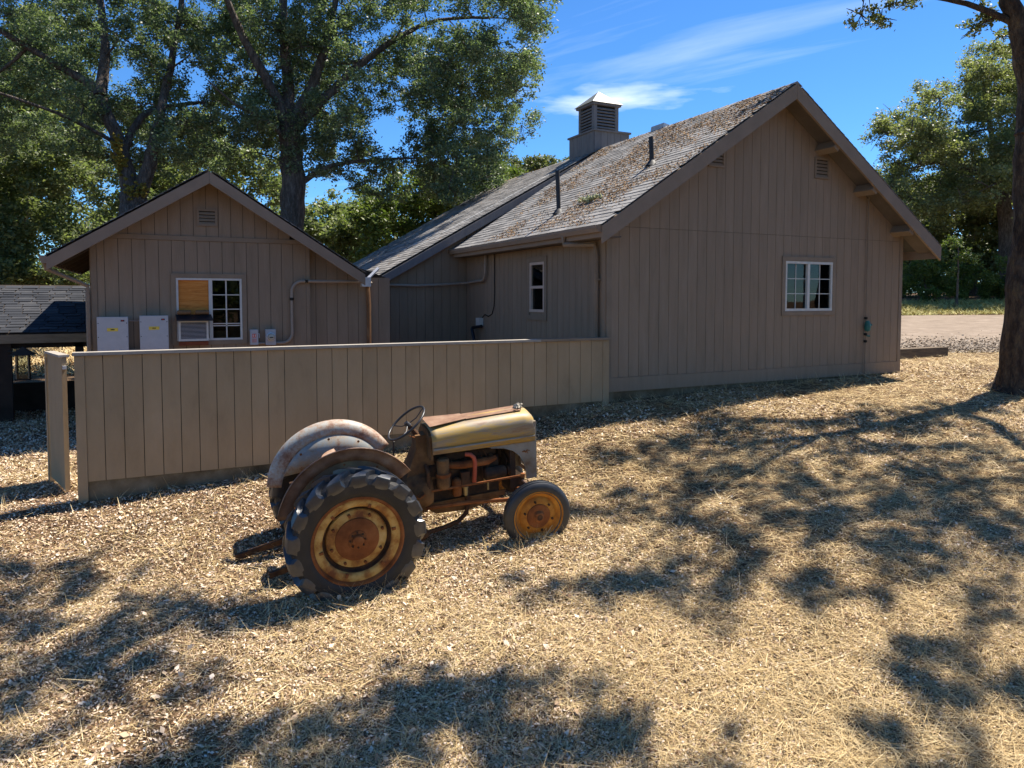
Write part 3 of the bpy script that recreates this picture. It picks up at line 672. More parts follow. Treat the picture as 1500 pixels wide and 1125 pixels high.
for sgn, xe, ze, rn in ((1, LE0-.03, lz0, lrun), (-1, LE1+.02, lz1, math.hypot(LE1-LRX, LRZ-lz1))):
    for i in range(int(rn/.14)):
        y = LF-.01
        while y < 18.45:
            ca, sa = math.cos(LA), math.sin(LA); d = i*.14
            ex = Vector((0,1,0)); ey = Vector((sgn*ca,0,sa)); ez = Vector((-sgn*sa,0,ca)); p = Vector((xe+sgn*d*ca, y, ze-.01+d*sa)) + ez*.004
            v_, f_ = shingle_mesh(.3, .2, rng.choice((.010,.018)), .006)
            rest.add([p + ex*v[0] + ey*v[1] + ez*v[2] for v in v_], f_); y += .305
tag(rest.build('shingle_field', M['shingle'], lr), None, kind='stuff')
MB().add([(3.44, 13.9, 3.55), (4.15, 15.2, 3.62), (4.15, 18.5, 3.62), (3.44, 18.5, 3.55), (3.44, 13.9, 3.35), (4.15, 15.2, 3.35), (4.15, 18.5, 3.35), (3.44, 18.5, 3.35)], [(0,1,2,3), (0,4,5,1), (1,5,6,2), (3,7,4,0), (7,6,5,4), (2,6,7,3)]).build('valley_flashing', M['black'], lr)
louvre_vent(fn, .60, .93, 4.28, 4.58, LB, n=4)
lds = part('downspout', LB)
MB().tube([(LE0-.05, LF+.10, lz0-.11), (LE0-.04, LF+.12, lz0-.2), (LX0-.05, LY-.03, 3.22), (LX0-.05, LY-.03, 3.1), (LX0-.05, LY-.03, .5)], .036, 6).build('pipe', M['fascia'], lds, 30)
lwn = part('window', LB)
trim_frame('window_trim', fn, .165, 1.395, 2.19, 3.445, .075, .0165, .042, M['trim'], lwn)
a0, a1, b0, b1 = .243, 1.317, 2.268, 3.367
trim_frame('frame', fn, a0, a1, b0, b1, .035, -.04, .034, M['white'], lwn)
bar('mullion', fn, (.765, b0+.035), (.825, b1-.035), -.03, .030, M['white'], lwn)
bar('pane', fn, (.826, b0+.036), (a1-.036, b1-.036), -.012, -.008, M['glass'], lwn)
s0, s1 = .826, a1-.036; h_ = b1-b0-.072
bar('muntin', fn, ((s0+s1)/2-.011, b0+.037), ((s0+s1)/2+.011, b1-.037), -.007, .004, M['white'], lwn)
for q in (1, 2, 3): bar('muntin', fn, (s0+.001, b0+.036+h_*q/4-.008), (s1-.001, b0+.036+h_*q/4+.008), -.006, .005, M['white'], lwn)
bar('sash_rail', fn, (s0+.001, b0+.036+h_/4-.045), (s1-.001, b0+.036+h_/4-.028), -.006, .004, M['white'], lwn)
bar('plywood_board', fn, (a0+.036, 2.70), (.764, b1-.036), -.02, -.004, M['ply'], lwn)
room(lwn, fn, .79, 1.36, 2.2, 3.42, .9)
bar('stored_box', fn, (.86, 2.27), (1.10, 2.42), -.35, -.12, M['box_card'], lwn)
bar('stored_box', fn, (1.10, 2.27), (1.30, 2.56), -.55, -.30, M['box_card'], lwn)
outb = empty('outbuilding', 'small gabled taupe outbuilding with half boarded window beside the larger house', 'building', (.75, 15.9, .5))
for ch in list(LB.children): reparent(ch, outb)
bpy.data.objects.remove(LB)

# things fixed to the outbuilding wall
def inverter(x0, x1, z1, label):
    t = empty('solar_inverter', label, 'inverter', ((x0+x1)/2, LY-.02, 1.97), group='inverters on the outbuilding wall')
    w_ = x1-x0; h_ = z1-1.97; r = .03
    MB().rbox((-w_/2, -.21, .0), (w_/2, -.01, h_), .025, axis=1).build('case', M['inverter'], t, 40)
    MB().box((-w_/2-.004, -.155, .02), (w_/2+.004, -.148, h_+.004)).build('case_seam', M['meter_box'], t)
    MB().box((-.08, -.213, h_-.235), (.08, -.2105, h_-.18)).build('warning_label', M['yellow'], t)
    MB().box((-.028, -.2150, h_-.215), (.028, -.2132, h_-.20)).build('label_print', M['ink'], t)
    MB().box((w_/2-.105, -.213, h_-.075), (w_/2-.05, -.2105, h_-.048)).build('maker_plate', M['ink'], t)
    MB().box((w_/2-.090, -.2145, h_-.068), (w_/2-.066, -.2132, h_-.055)).build('plate_mark', M['red'], t)
    for sx in (-1, 1):
        for z in (.12, .40, h_-.1): MB().lathe([(.0, -.214), (.008, -.213), (.008, -.209)], 'y', 8, (sx*(w_/2-.018), 0, z)).build('screw', M['ink'], t)
    MB().box((-w_/2+.02, -.012, .06), (w_/2-.02, .0035, h_-.06)).build('wall_bracket', M['galv'], t)
    return t
inverter(-.95, -.50, 2.70, 'pale grey inverter box with yellow label next to the downspout')
inverter(-.325, .105, 2.715, 'pale grey inverter box with yellow label next to the boarded window')
MB().tube([(-.52, LY-.08, 2.62), (-.30, LY-.08, 2.62)], .012, 6).tube([(-.52, LY-.08, 2.16), (-.30, LY-.08, 2.16)], .02, 6).tube([(-.52, LY-.08, 2.10), (-.30, LY-.08, 2.10)], .02, 6)
cl = MB().tube([(-.51, LY-.08, 2.63), (-.31, LY-.08, 2.63)], .010, 6).build('link_conduit', M['conduit']); tag(cl, 'thin upper conduit linking the two inverter boxes', 'conduit')
cl = MB().tube([(-.51, LY-.08, 2.13), (-.31, LY-.08, 2.13)], .022, 8).build('link_conduit', M['conduit']); tag(cl, 'thick lower conduit linking the two inverter boxes', 'conduit')
ac = empty('air_conditioner', 'window air conditioner with white surround under black awning strip', 'air conditioner', (.505, LY-.02, 2.26))
trim_frame('surround', wall_front(LY), .265, .745, 2.268, 2.63, .035, .036, .15, M['white'], None).parent = None
o = bpy.data.objects['surround']; reparent(o, ac)
MB().box((-.20, -.115, .045), (.20, -.02, .335)).build('coil', M['room'], ac)
for i in range(13): MB().box((-.202, -.124, .048+i*.0225), (.202, -.117, .056+i*.0225)).build('grille_bar', M['meter_box'], ac)
MB().box((-.235, -.10, -.07), (.235, .01, -.005)).build('support_sill', M['redwood'], ac)
aw = empty('awning_strip', 'black sloping awning strip above the window air conditioner', 'awning', (.51, LY-.04, 2.64))
MB().add([(-.285, 0, .09), (.285, 0, .09), (.31, -.20, .0), (-.27, -.20, .0), (-.285, 0, .075), (.285, 0, .075), (.31, -.20, -.02), (-.27, -.20, -.02)], [(0,1,2,3), (7,6,5,4), (3,2,6,7), (0,3,7,4), (1,5,6,2), (0,4,5,1)]).build('sheet', M['black'], aw)
MB().tube([(-.26, -.1, -.01), (-.26, -.03, -.01)], .01, 5).tube([(.26, -.1, -.01), (.26, -.03, -.01)], .01, 5).build('bracket', M['black'], aw)
for x, l in ((.36, 'brown foam roll on the awning strip, nearer the inverters'), (.65, 'brown foam roll on the awning strip, nearer the divided panes')):
    o = MB().tube([(x-.11, LY-.085, 2.766), (x-.10, LY-.085, 2.766), (x+.10, LY-.085, 2.768), (x+.11, LY-.085, 2.768)], [.030, .038, .038, .030], 10).build('foam_roll', M['foam'], None, 40); tag(o, l, 'roll', 'foam rolls on the awning')
sw_ = empty('disconnect_box', 'narrow grey switch box with red warning label on the siding', 'switch box', (1.505, LY-.02, 2.17))
MB().rbox((-.068, -.10, 0), (.068, .0, .275), .008, axis=1).build('case', M['meter_box'], sw_, 40)
MB().box((-.034, -.103, .135), (.034, -.1005, .20)).build('warning_label', M['red'], sw_)
for k in (-1, 1): MB().box((k*.017-.008, -.1048, .145), (k*.017+.008, -.1032, .19)).build('label_print', M['white'], sw_)
MB().box((-.04, -.103, .045), (.04, -.1005, .115)).build('notice', plain('notice', (.45,.25,.24), .6), sw_)
MB().tube([(.068, -.06, .2), (.09, -.06, .2), (.09, -.06, .12)], .008, 6).build('switch_lever', M['galv'], sw_)
mt = empty('electric_meter', 'grey box with round glass electric meter on the siding', 'meter', (1.79, LY-.02, 2.16))
MB().rbox((-.088, -.11, 0), (.088, 0, .285), .008, axis=1).build('case', M['meter_box'], mt, 40)
MB().lathe([(.0, -.20), (.05, -.195), (.062, -.17), (.064, -.112), (.075, -.111), (.078, -.1)], 'y', 24, (0, 0, .15)).build('meter_glass', plain('meter_glass', (.42,.40,.33), .15, .6), mt, 40)
MB().lathe([(.064, -.135), (.08, -.132), (.08, -.112), (.064, -.111)], 'y', 24, (0, 0, .15)).build('meter_ring', M['galv'], mt, 40)
MB().box((-.03, -.2035, .135), (.03, -.197, .152)).build('dial', M['ink'], mt)
def arc(c, r, a0, a1, fn_, n=6): return [fn_(c[0]+r*math.cos(R(a0+(a1-a0)*k/n)), c[1]+r*math.sin(R(a0+(a1-a0)*k/n))) for k in range(n+1)]
yc = LY-.07
cd = empty('electrical_conduit', 'painted conduit rising from the meter and crossing to the larger house', 'conduit', (1.88, LY-.02, 2.17))
q = MB().tube([(1.57, yc, 2.19), (1.70, yc, 2.19)], .02, 8).tube([(1.88, yc, 2.19)] + arc((2.0, 2.37), .18, -90, 0, lambda a, b: (a, yc, b)) + arc((2.38, 3.13), .20, 180, 90, lambda a, b: (a, yc, b)) + [(3.5, yc, 3.335)], .028, 8)
o = q.build('pipe', M['conduit'], None, 40); reparent(o, cd)
q = MB().tube([(3.6, yc, 3.33), (3.95, yc+.5, 3.30), (4.30, HY2-.09, 3.32), (5.2, HY2-.09, 3.30), (6.0, HY2-.09, 3.34), (6.22, HY2-.12, 3.36), (6.33, HY2-.3, 3.37), (6.345, 14.6, 3.40)] + [(6.345, 14.35-.2*math.sin(R(a)), 3.60-.2*math.cos(R(a))) for a in (0, 25, 50, 75, 90)] + [(6.345, 14.15, 4.12)], .028, 8)
o = q.build('pipe', M['conduit'], None, 40); reparent(o, cd)
for p in ((2.18, yc, 3.0), (2.45, yc, 3.33)):
    o = MB().lathe([(.036, -.025), (.038, 0), (.036, .025)], 'z', 10, p).build('coupling', M['groove'], None, 40); reparent(o, cd)
o = MB().rbox((3.48, yc-.06, 3.24), (3.66, yc+.06, 3.42), .015, axis=1).build('junction_box', M['galv'], None, 40); reparent(o, cd)
o = MB().tube([(3.6, yc, 3.38), (3.85, yc+.1, 3.60)], .034, 8).build('weather_head', M['galv'], None, 40); reparent(o, cd)
o = MB().tube([(3.64, LY+.05, 3.26), (3.66, LY+.05, 2.9), (3.66, LY+.05, .5)], [.04, .045, .045], 8).build('rusty_pipe', M['rustpipe'], None, 40); tag(o, 'rusty brown vertical pipe below the junction box', 'pipe')
# ================================================================ FENCE
FY = 9.5
fence = empty('wooden_fence', 'long low taupe board fence with pale cap on a stepped concrete footing', 'fence', (2.7, FY, .6))
F_ = part('shell', None)
fbot = lambda x: .88 if x < 1.62 else (1.125 if x < 4.17 else 1.37)
pan = part('fence_panel', F_)
for a, b in ((-.80, 1.62), (1.62, 4.17), (4.17, 6.30)):
    siding(pan, wall_front(FY), a, b, lambda x: fbot((a+b)/2), lambda x: 2.345, [], M['fence'], phase=.18 if a < 0 else (.2032-((a-(-.80+.18)) % .2032)), th=.018)
    bx('fence_core', (a+.001, FY+.001, fbot((a+b)/2)+.005), (b-.001, FY+.07, 2.34), M['groove'], pan)
    MB().box((a, FY+.072, fbot((a+b)/2)), (b, FY+.088, 2.345)).build('rear_board', M['fence'], pan)
bx('end_post', (-.905, FY-.03, .60), (-.803, FY+.09, 2.345), M['fence'], F_)
bx('end_post', (6.303, FY-.022, 1.25), (6.42, FY+.09, 2.345), M['fence'], F_)
for a, b, m in ((-.92, 1.58, M['cap']), (1.583, 5.16, M['cap']), (5.163, 6.425, M['trim'])): bx('cap_board', (a, FY-.055, 2.35), (b, FY+.115, 2.387), m, F_)
for a, b in ((-.80, 1.62), (1.621, 4.17), (4.171, 6.30)):
    bx('footing', (a, FY-.004, gz(a, FY)-.4), (b, FY+.1, fbot((a+b)/2)-.004), M['concrete'], F_)
for ch in list(F_.children): reparent(ch, fence)
bpy.data.objects.remove(F_)
gate = empty('gate_leaf', 'narrow thin board gate leaf standing open beside the fence end', 'gate', (-1.06, 9.97, gz(-1.0, 9.97)), (0, 0, R(106)))
MB().box((0, -.012, .10), (.86, .012, 1.63)).build('gate_core', M['groove'], gate)
for i in range(4): MB().box((.002+i*.215, .0125, .06), (.212+i*.215, .026, 1.66)).build('board', M['fence'], gate); MB().box((.002+i*.215, -.026, .06), (.212+i*.215, -.0125, 1.66)).build('board', M['fence'], gate)
MB().box((-.03, -.026, .05), (-.001, .026, 1.66)).build('edge_board', M['fence'], gate)
MB().box((.865, -.045, -.1), (.95, .045, 1.68)).build('hinge_post', M['fence'], gate)
MB().box((-.04, -.055, 1.663), (.86, .055, 1.69)).build('cap_board', M['cap'], gate)
MB().box((-.07, -.02, 1.52), (-.03, .02, 1.56)).build('latch', M['galv'], gate)
# wall valve
vv = empty('hose_valve', 'green valve with pipe on the gable wall right of the window', 'valve', (12.56, HY-.02, 1.5))
MB().tube([(0, -.045, -.2), (0, -.045, 3.6)], .012, 6).build('riser', M['trim'], vv)
MB().lathe([(.0, -.12), (.05, -.10), (.062, -.02), (.05, .06), (.03, .1), (.0, .1)], 'z', 12, (.02, -.07, .97)).build('valve_body', M['green_valve'], vv, 50)
MB().tube([(.02, -.07, .96), (.11, -.09, .99)], [.035, .022], 8).tube([(.0, -.05, .78), (.1, -.06, .76)], .018, 6).build('spout', M['green_valve'], vv, 50)
for z in (1.12, .80, .66): MB().lathe([(.0, -.03), (.032, -.02), (.032, .02), (0, .03)], 'z', 8, (0, -.045, z)).build('union', M['groove'], vv)
tb = MB().box((14.6, 11.50, 1.40), (18.35, 11.80, 1.75)); 
tim = tb.build('timber_beam', M['timber']); tim.rotation_euler = (0, 0, 0); tag(tim, 'heavy squared timber lying on the ground beyond the house corner', 'timber')

# ================================================================ OPEN SHED AT LEFT
sh = empty('open_shed', 'low open-sided shed with dark shingled roof beside the outbuilding', 'shed', (-4.6, 18.2, .55))
S_ = part('shell', None)
sy0, sy1, sz0, sz1 = 16.6, 19.6, 2.34, 3.32
MB().prism([(sy0, sz0), (sy1, sz1), (sy1, sz1-.08), (sy0, sz0-.08)], lambda u, v, t: (t, u, v), -8.0, -1.25).build('roof_deck', M['shed_dark'], S_)
MB().prism([(sy1, sz1), (22.4, 2.4), (22.4, 2.32), (sy1, sz1-.08)], lambda u, v, t: (t, u, v), -8.0, -1.25).build('rear_roof', M['shed_dark'], S_)
rest = MB(); SA = math.atan2(sz1-sz0, sy1-sy0)
for i in range(int(math.hypot(sy1-sy0, sz1-sz0)/.16)):
    x = -8.0 - rng.random()*.3
    while x < -1.3:
        d = i*.16; ca, sa = math.cos(SA), math.sin(SA)
        ex = Vector((1,0,0)); ey = Vector((0,ca,sa)); ez = Vector((0,-sa,ca)); p = Vector((x, sy0-.03+d*ca, sz0-.01+d*sa)) + ez*.004
        v_, f_ = shingle_mesh(.3, .22, rng.choice((.010,.018)), .006)
        rest.add([p + ex*v[0] + ey*v[1] + ez*v[2] for v in v_], f_); x += .32
tag(rest.build('shingle_field', M['shed_roof'], S_), None, kind='stuff')
bx('eave_fascia', (-8.0, sy0-.05, sz0-.20), (-1.25, sy0-.005, sz0-.03), M['shed_wood'], S_)
for x in (-7.6, -1.5): bx('post', (x-.07, sy0+.1, .3), (x+.07, sy0+.24, sz0-.05), M['shed_dark'], S_)
for x in (-7.6, -4.5, -1.5): bx('post', (x-.07, 22.0, .3), (x+.07, 22.14, 2.38), M['shed_dark'], S_)
bx('low_dark_panel', (-3.3, 18.0, .3), (-1.32, 18.12, 1.22), M['shed_dark'], S_)  # low dark panel filling the dark band beneath the shed roof
bx('plank_wall', (-3.7, sy0+.0, .3), (-2.62, sy0+.12, sz0-.1), M['shed_dark'], S_)
bx('beam', (-8.0, sy0+.1, sz0-.30), (-1.3, sy0+.22, sz0-.12), M['shed_dark'], S_)
for ch in list(S_.children): reparent(ch, sh)
bpy.data.objects.remove(S_)
ln = empty('glazed_lantern', 'small glazed box lantern hung on the dark shed post', 'lantern', (-2.42, 16.50, 1.46))
for a in (-.11, .09):
    for b in (-.11, .09): MB().box((a, b, 0), (a+.02, b+.02, .46)).build('corner_bar', M['shed_wood'], ln)
MB().box((-.125, -.125, -.03), (.125, .125, 0)).build('base', M['shed_dark'], ln)
MB().add([(-.2,-.2,.46), (.2,-.2,.46), (.2,.2,.46), (-.2,.2,.46), (0,0,.62)], [(0,1,4), (1,2,4), (2,3,4), (3,0,4), (3,2,1,0)]).build('lantern_roof', M['shed_dark'], ln)
for a, b in (((-.09,-.105,.0), (.09,-.10,.46)), ((-.105,-.09,0), (-.10,.09,.46)), ((.10,-.09,0), (.105,.09,.46))): MB().box(a, b).build('pane', M['glass'], ln)
MB().tube([(-.1, .0, .50), (-.26, .08, .53)], .015, 6).build('bracket', M['shed_dark'], ln)
# upper roof corner seen at the frame edge
ub = empty('dark_roofed_hut', 'dark blue-black roofed hut behind the open shed', 'hut', (-9.2, 24.5, .5))
MB().box((-3.0, -1.6, 0), (1.4, 2.4, 2.9)).build('wall', M['shed_dark'], ub)
MB().prism([(-3.4, 2.7), (1.9, 2.75), (1.6, 3.5), (1.3, 4.1), (-3.4, 4.1)], lambda u, v, t: (u, t, v), -2.0, 2.6).build('roof', M['shed_roof'], ub)
# ================================================================ TRACTOR
# local axes: x forward, y to the tractor's left (away from the camera), z up; origin on the ground under the rear axle
TRX, TRY = 1.70, 7.22
tr = empty('vintage_tractor', 'rusty vintage farm tractor with grey and ochre hood standing by the fence', 'tractor', (TRX, TRY, .325), (R(5.2), R(-3.6), R(-3)))
def TP(name, mb, m, parent=None, smooth=35): return mb.build(name, m, parent or tr, smooth)
def rear_wheel(side):
    wv = part('rear_wheel', tr); wv.location = (-.05, side*.70, .535)
    wv.rotation_euler = (0, R(11 if side < 0 else 35), R(0 if side < 0 else 180))     # outward face is local -y
    t = MB()
    t.lathe([(.405,-.10), (.43,-.124), (.48,-.140), (.55,-.140), (.592,-.110), (.606,-.05), (.609,0), (.606,.05), (.592,.110), (.55,.140), (.48,.140), (.43,.124), (.405,.10)], 'y', 64, close=True)
    NL = 17
    for sd in (-1, 1):
        for k in range(NL):
            a0 = 2*math.pi*(k + (.5 if sd > 0 else 0))/NL
            # stations from tread centre to the shoulder: (y, angle shift, half width, top radius, base radius)
            st = [(.0, 0, .030, .650, .595), (.05, .10, .034, .650, .59), (.105, .19, .048, .648, .58), (.138, .235, .064, .632, .565), (.150, .245, .062, .590, .54), (.146, .25, .026, .528, .515)]
            vs_ = []
            for y, da, hw, rt, rb in st:
                for r_, s_ in ((rt, -1), (rt, 1), (rb, 1), (rb, -1)):
                    a = a0 + da + s_*hw*(1.0 if r_ == rt else 1.45)/r_
                    vs_.append((r_*math.cos(a), sd*y if r_ == rt else sd*max(0, y-.012), r_*math.sin(a)))
            fs = []
            for i in range(len(st)-1):
                for j in range(4): fs.append((i*4+j, i*4+(j+1) % 4, i*4+4+(j+1) % 4, i*4+4+j))
            fs += [(0,1,2,3), tuple(range(len(vs_)-1, len(vs_)-5, -1))]
            t.add(vs_, fs, 1)
    t.build('tyre', [M['rubber'], M['lug']], wv, 30)
    MB().lathe([(.432,-.118), (.428,-.126), (.412,-.127), (.404,-.115), (.395,-.100), (.398,-.05), (.398,.05), (.404,.115), (.428,.126)], 'y', 56).build('rim_flange', M['rust'], wv, 40)
    MB().lathe([(.396,-.098), (.388,-.103), (.345,-.100), (.325,-.088), (.318,-.070)], 'y', 56).build('rim_band', M['cream'], wv, 40)
    MB().lathe([(.319,-.072), (.312,-.025), (.288,-.015), (.284,-.03)], 'y', 56).build('rim_well', M['rust_dark'], wv, 40)
    MB().lathe([(.286,-.028), (.278,-.042), (.24,-.055), (.200,-.058), (.19,-.05)], 'y', 56).build('wheel_disc', M['cream'], wv, 40)
    MB().lathe([(.205,-.056), (.203,-.068), (.195,-.073), (.09,-.075), (.085,-.082), (.055,-.084), (.05,-.115), (.03,-.122), (0,-.122)], 'y', 48).build('hub_plate', M['rust'], wv, 40)
    for k in range(8):
        a = 2*math.pi*k/8 + .2
        MB().lathe([(0,-.100), (.010,-.099), (.010,-.078)], 'y', 6, (.070*math.cos(a), 0, .070*math.sin(a))).build('wheel_bolt', M['rust_dark'], wv)
        a += .25
        MB().lathe([(0,-.080), (.014,-.078), (.016,-.05)], 'y', 6, (.245*math.cos(a), 0, .245*math.sin(a))).build('rim_bolt', M['rust'], wv)
    for k in range(6):
        a = 2*math.pi*k/6 + .35
        MB().box((-.018,-.112,-.012), (.018,-.085,.012)).build('rim_lug', M['rust'], wv).matrix_local = Matrix.Rotation(-a, 4, 'Y') @ Matrix.Translation((.34, 0, 0))
rear_wheel(-1); rear_wheel(1)
def front_wheel(side):
    wv = part('front_wheel', tr); wv.scale = (1.06,)*3; wv.location = (1.86, side*.60, .35); wv.rotation_euler = (0, R(20*side), R((0 if side < 0 else 180) - 5))
    t = MB().lathe([(.235,-.05), (.255,-.062), (.29,-.066), (.325,-.056), (.336,-.045), (.339,-.042), (.341,-.040), (.328,-.034), (.328,-.026), (.343,-.020), (.345,-.008), (.332,-.004), (.332,.004), (.345,.008), (.343,.020), (.328,.026), (.328,.034), (.341,.040), (.336,.045), (.325,.056), (.29,.066), (.255,.062), (.235,.05)], 'y', 48, close=True)
    t.build('tyre', M['rubber_f'], wv, 35)
    MB().lathe([(.262,-.058), (.258,-.066), (.248,-.066), (.242,-.052), (.236,-.035), (.236,.035), (.25,.06), (.262,.058)], 'y', 48).build('rim_flange', M['ochre'], wv, 40)
    MB().lathe([(.240,-.048), (.218,-.040), (.205,-.022), (.192,-.018), (.182,-.030), (.150,-.046), (.118,-.048)], 'y', 48).build('rim_disc', M['ochre'], wv, 40)
    MB().lathe([(.125,-.046), (.118,-.056), (.06,-.060), (.052,-.075), (.045,-.088), (.030,-.092), (.026,-.080), (0,-.080)], 'y', 40).build('hub_cap', M['rust'], wv, 40)
    MB().lathe([(.028,-.0935), (.0,-.0938)], 'y', 16).build('axle_nut', M['rust_dark'], wv)
    for k in range(6):
        a = 2*math.pi*k/6 + .4
        MB().lathe([(0,-.066), (.011,-.064), (.012,-.04)], 'y', 6, (.15*math.cos(a), 0, .15*math.sin(a))).build('wheel_bolt', M['rust_dark'], wv)
front_wheel(-1); front_wheel(1)
# --- fenders: flat inner plate and a rounded crown over the tyre
def fender(side, m_in, m_crown, lbl):
    f = part('fender', tr)
    f.location = (-.03, 0, .045)
    yi = side*.45
    a0, a1 = 32, 172
    n = 36
    # chord of the plate
    p0 = Vector((.66*math.cos(R(a0)), .66*math.sin(R(a0)))); p1 = Vector((.66*math.cos(R(a1)), .66*math.sin(R(a1))))
    cr = [(.562, .0), (.60, .001), (.635, .006), (.665, .019), (.689, .042), (.704, .076), (.707, .110), (.700, .122)] if side > 0 else [(.560, -.002), (.62, .003), (.66, .010), (.686, .022), (.696, .040), (.692, .052)]
    mb = MB(); vs_ = []
    for k in range(n+1):
        t = R(a0 + (a1-a0)*k/n); u = Vector((math.cos(t), math.sin(t)))
        fade = min(1, min(k, n-k)/5); fade = .25 + .75*math.sin(fade*math.pi/2)
        for r_, dy in cr: vs_.append((r_*u.x, yi + side*dy*fade, .585 + r_*u.y))
    L = len(cr); fs = [(k*L+i, k*L+i+1, (k+1)*L+i+1, (k+1)*L+i) for k in range(n) for i in range(L-1)]
    mb.add(vs_, fs)
    o = mb.build('fender_crown', m_crown, f, 60); o.modifiers.new('thickness', 'SOLIDIFY').thickness = .006
    if lbl: o['label'] = lbl
    mb = MB(); top = [(.565*math.cos(R(a0+(a1-a0)*k/n)), .585+.565*math.sin(R(a0+(a1-a0)*k/n))) for k in range(n+1)]
    bot = [(top[k][0], max(.585+.10, min(top[k][1]-.001, .83 - .10*abs(top[k][0])))) for k in range(n+1)]
    vs_ = [(x, yi+side*.001, z) for x, z in top] + [(x, yi+side*.001, z) for x, z in bot]
    mb.add(vs_, [(k, k+1, n+2+k, n+1+k) for k in range(n)])
    o = mb.build('fender_plate', m_in, f, 60); o.modifiers.new('thickness', 'SOLIDIFY').thickness = .005
    for t in (60, 95, 130): MB().lathe([(0,-.008), (.012,-.005), (.014,0)], 'y', 8, (.53*math.cos(R(t)), yi-side*.004, .585+.53*math.sin(R(t)))).build('rivet', M['rust'], f)
    return f
fender(1, M['fender'], M['fender_crown'], 'pale grey-blue far fender with rust at the crown')
fender(-1, M['fender_rust'], M['maroon'], 'rusty brown near fender with a thin bright edge')
# --- drive train
tx = part('gearbox', tr)
TP('housing', MB().rbox((-.22, -.20, .40), (.80, .20, .78), .07, axis=0), M['trans'], tx)
TP('bell_housing', MB().lathe([(.0,.55), (.20,.56), (.24,.62), (.25,.80), (.22,.86), (.0,.87)], 'x', 24, (0, 0, .62)), M['trans'], tx)
TP('axle_tube', MB().lathe([(.0,-.56), (.10,-.555), (.095,-.48), (.11,-.30), (.16,-.16), (.17,0), (.16,.16), (.11,.30), (.095,.48), (.10,.555), (0,.56)], 'y', 24, (0, 0, .585)), M['rust_dark'], tx)
TP('lift_cover', MB().rbox((-.28, -.17, .77), (.36, .17, .90), .04, axis=0), M['trans'], tx)
TP('lift_arm', MB().tube([(-.26, -.20, .84), (-.52, -.24, .80)], .028, 8).tube([(-.26, .20, .84), (-.52, .24, .80)], .028, 8).tube([(-.26, -.22, .84), (-.26, .22, .84)], .04, 10), M['rust_dark'], tx)
for s_ in (-1, 1):
    TP('lift_rod', MB().tube([(-.50, s_*.24, .80), (-.50, s_*.29, .28)], .014, 6), M['rust'], tx)
    TP('lower_link', MB().box((-1.1 if s_ > 0 else -.82, s_*.30-.018, .17), (-.05, s_*.30+.018, .225), rot=(0, R(-10), 0)), M['rust_dark'], tx)
    TP('foot_peg', MB().box((.44, s_*.30-.10, .455), (.62, s_*.30+.10, .475)).tube([(.53, s_*.18, .46), (.53, s_*.30, .465)], .02, 6), M['rust_dark'], tx)
TP('brake_pedal', MB().tube([(.50, -.24, .52), (.62, -.27, .62), (.70, -.29, .66)], .014, 6).box((.67, -.335, .645), (.74, -.255, .662), rot=(0, R(-30), 0)), M['rust'], tx)
TP('drawbar', MB().box((-.40, -.03, .30), (.1, .03, .345)), M['rust_dark'], tx)
st = part('seat', tr)
MB().add(*(lambda N, K: ([( -.02 + .21*(j/K)*math.cos(2*math.pi*i/N)*(1.0 if math.cos(2*math.pi*i/N) > 0 else .95), .215*(j/K)*math.sin(2*math.pi*i/N), .985 + .085*(j/K)**3*(1.5 if math.cos(2*math.pi*i/N) < 0 else .55) - .012*math.cos(4*math.pi*i/N)*(j/K)) for j in range(1, K+1) for i in range(N)] + [(-.02, 0, .985)],
   [(j*N+i, j*N+(i+1) % N, (j+1)*N+(i+1) % N, (j+1)*N+i) for j in range(K-1) for i in range(N)] + [(i, N*K, (i+1) % N) for i in range(N)]))(28, 5)).build('seat_pan', M['maroon'], st, 60).modifiers.new('thickness', 'SOLIDIFY').thickness = .006
TP('seat_spring', MB().tube([(-.04, 0, .985), (-.20, 0, .965), (-.24, 0, .93), (-.1, 0, .90), (.1, 0, .90)], .02, 6), M['rust_dark'], st)
# --- engine
en = part('engine', tr)
TP('block', MB().rbox((.84, -.145, .46), (1.62, .145, .90), .03, axis=0), M['engine'], en)
TP('cylinder_head', MB().rbox((.90, -.12, .90), (1.60, .12, 1.0), .03, axis=0), M['engine'], en)
TP('oil_pan', MB().prism([(.84, .47), (1.62, .47), (1.62, .40), (1.25, .34), (.90, .36), (.84, .40)], lambda u, v, t: (u, t, v), -.135, .135), M['trans'], en)
TP('side_rail', MB().box((.80, -.165, .445), (1.68, -.142, .50)), M['trans'], en)
TP('manifold', MB().tube([(1.02, -.17, .885), (1.2, -.19, .87), (1.48, -.19, .87), (1.58, -.16, .885)], [.03, .042, .042, .03], 10), M['rust'], en)
for x in (1.08, 1.24, 1.40, 1.54): TP('manifold_port', MB().tube([(x, -.12, .90), (x, -.19, .87)], .03, 8), M['rust_dark'], en)
TP('air_cleaner', MB().lathe([(0,.66), (.062,.665), (.072,.69), (.072,.80), (.066,.815), (.066,.97), (.05,.985), (0,.985)], 'z', 20, (.97, -.215, 0)), M['trans'], en)
TP('air_cleaner_band', MB().lathe([(.076,.79), (.080,.80), (.080,.825), (.075,.83)], 'z', 20, (.97, -.215, 0)), M['rust'], en)
TP('carburettor', MB().rbox((1.16, -.24, .66), (1.26, -.15, .80), .015, axis=2).lathe([(0,-.06), (.04,-.055), (.045,.0), (.04,.05), (0,.055)], 'z', 14, (1.21, -.2, .63)), M['rust_dark'], en)
TP('sediment_bowl', MB().lathe([(0,-.05), (.022,-.045), (.024,.03), (.03,.035), (.03,.05), (0,.055)], 'z', 12, (1.20, -.245, .60)), M['brass'], en)
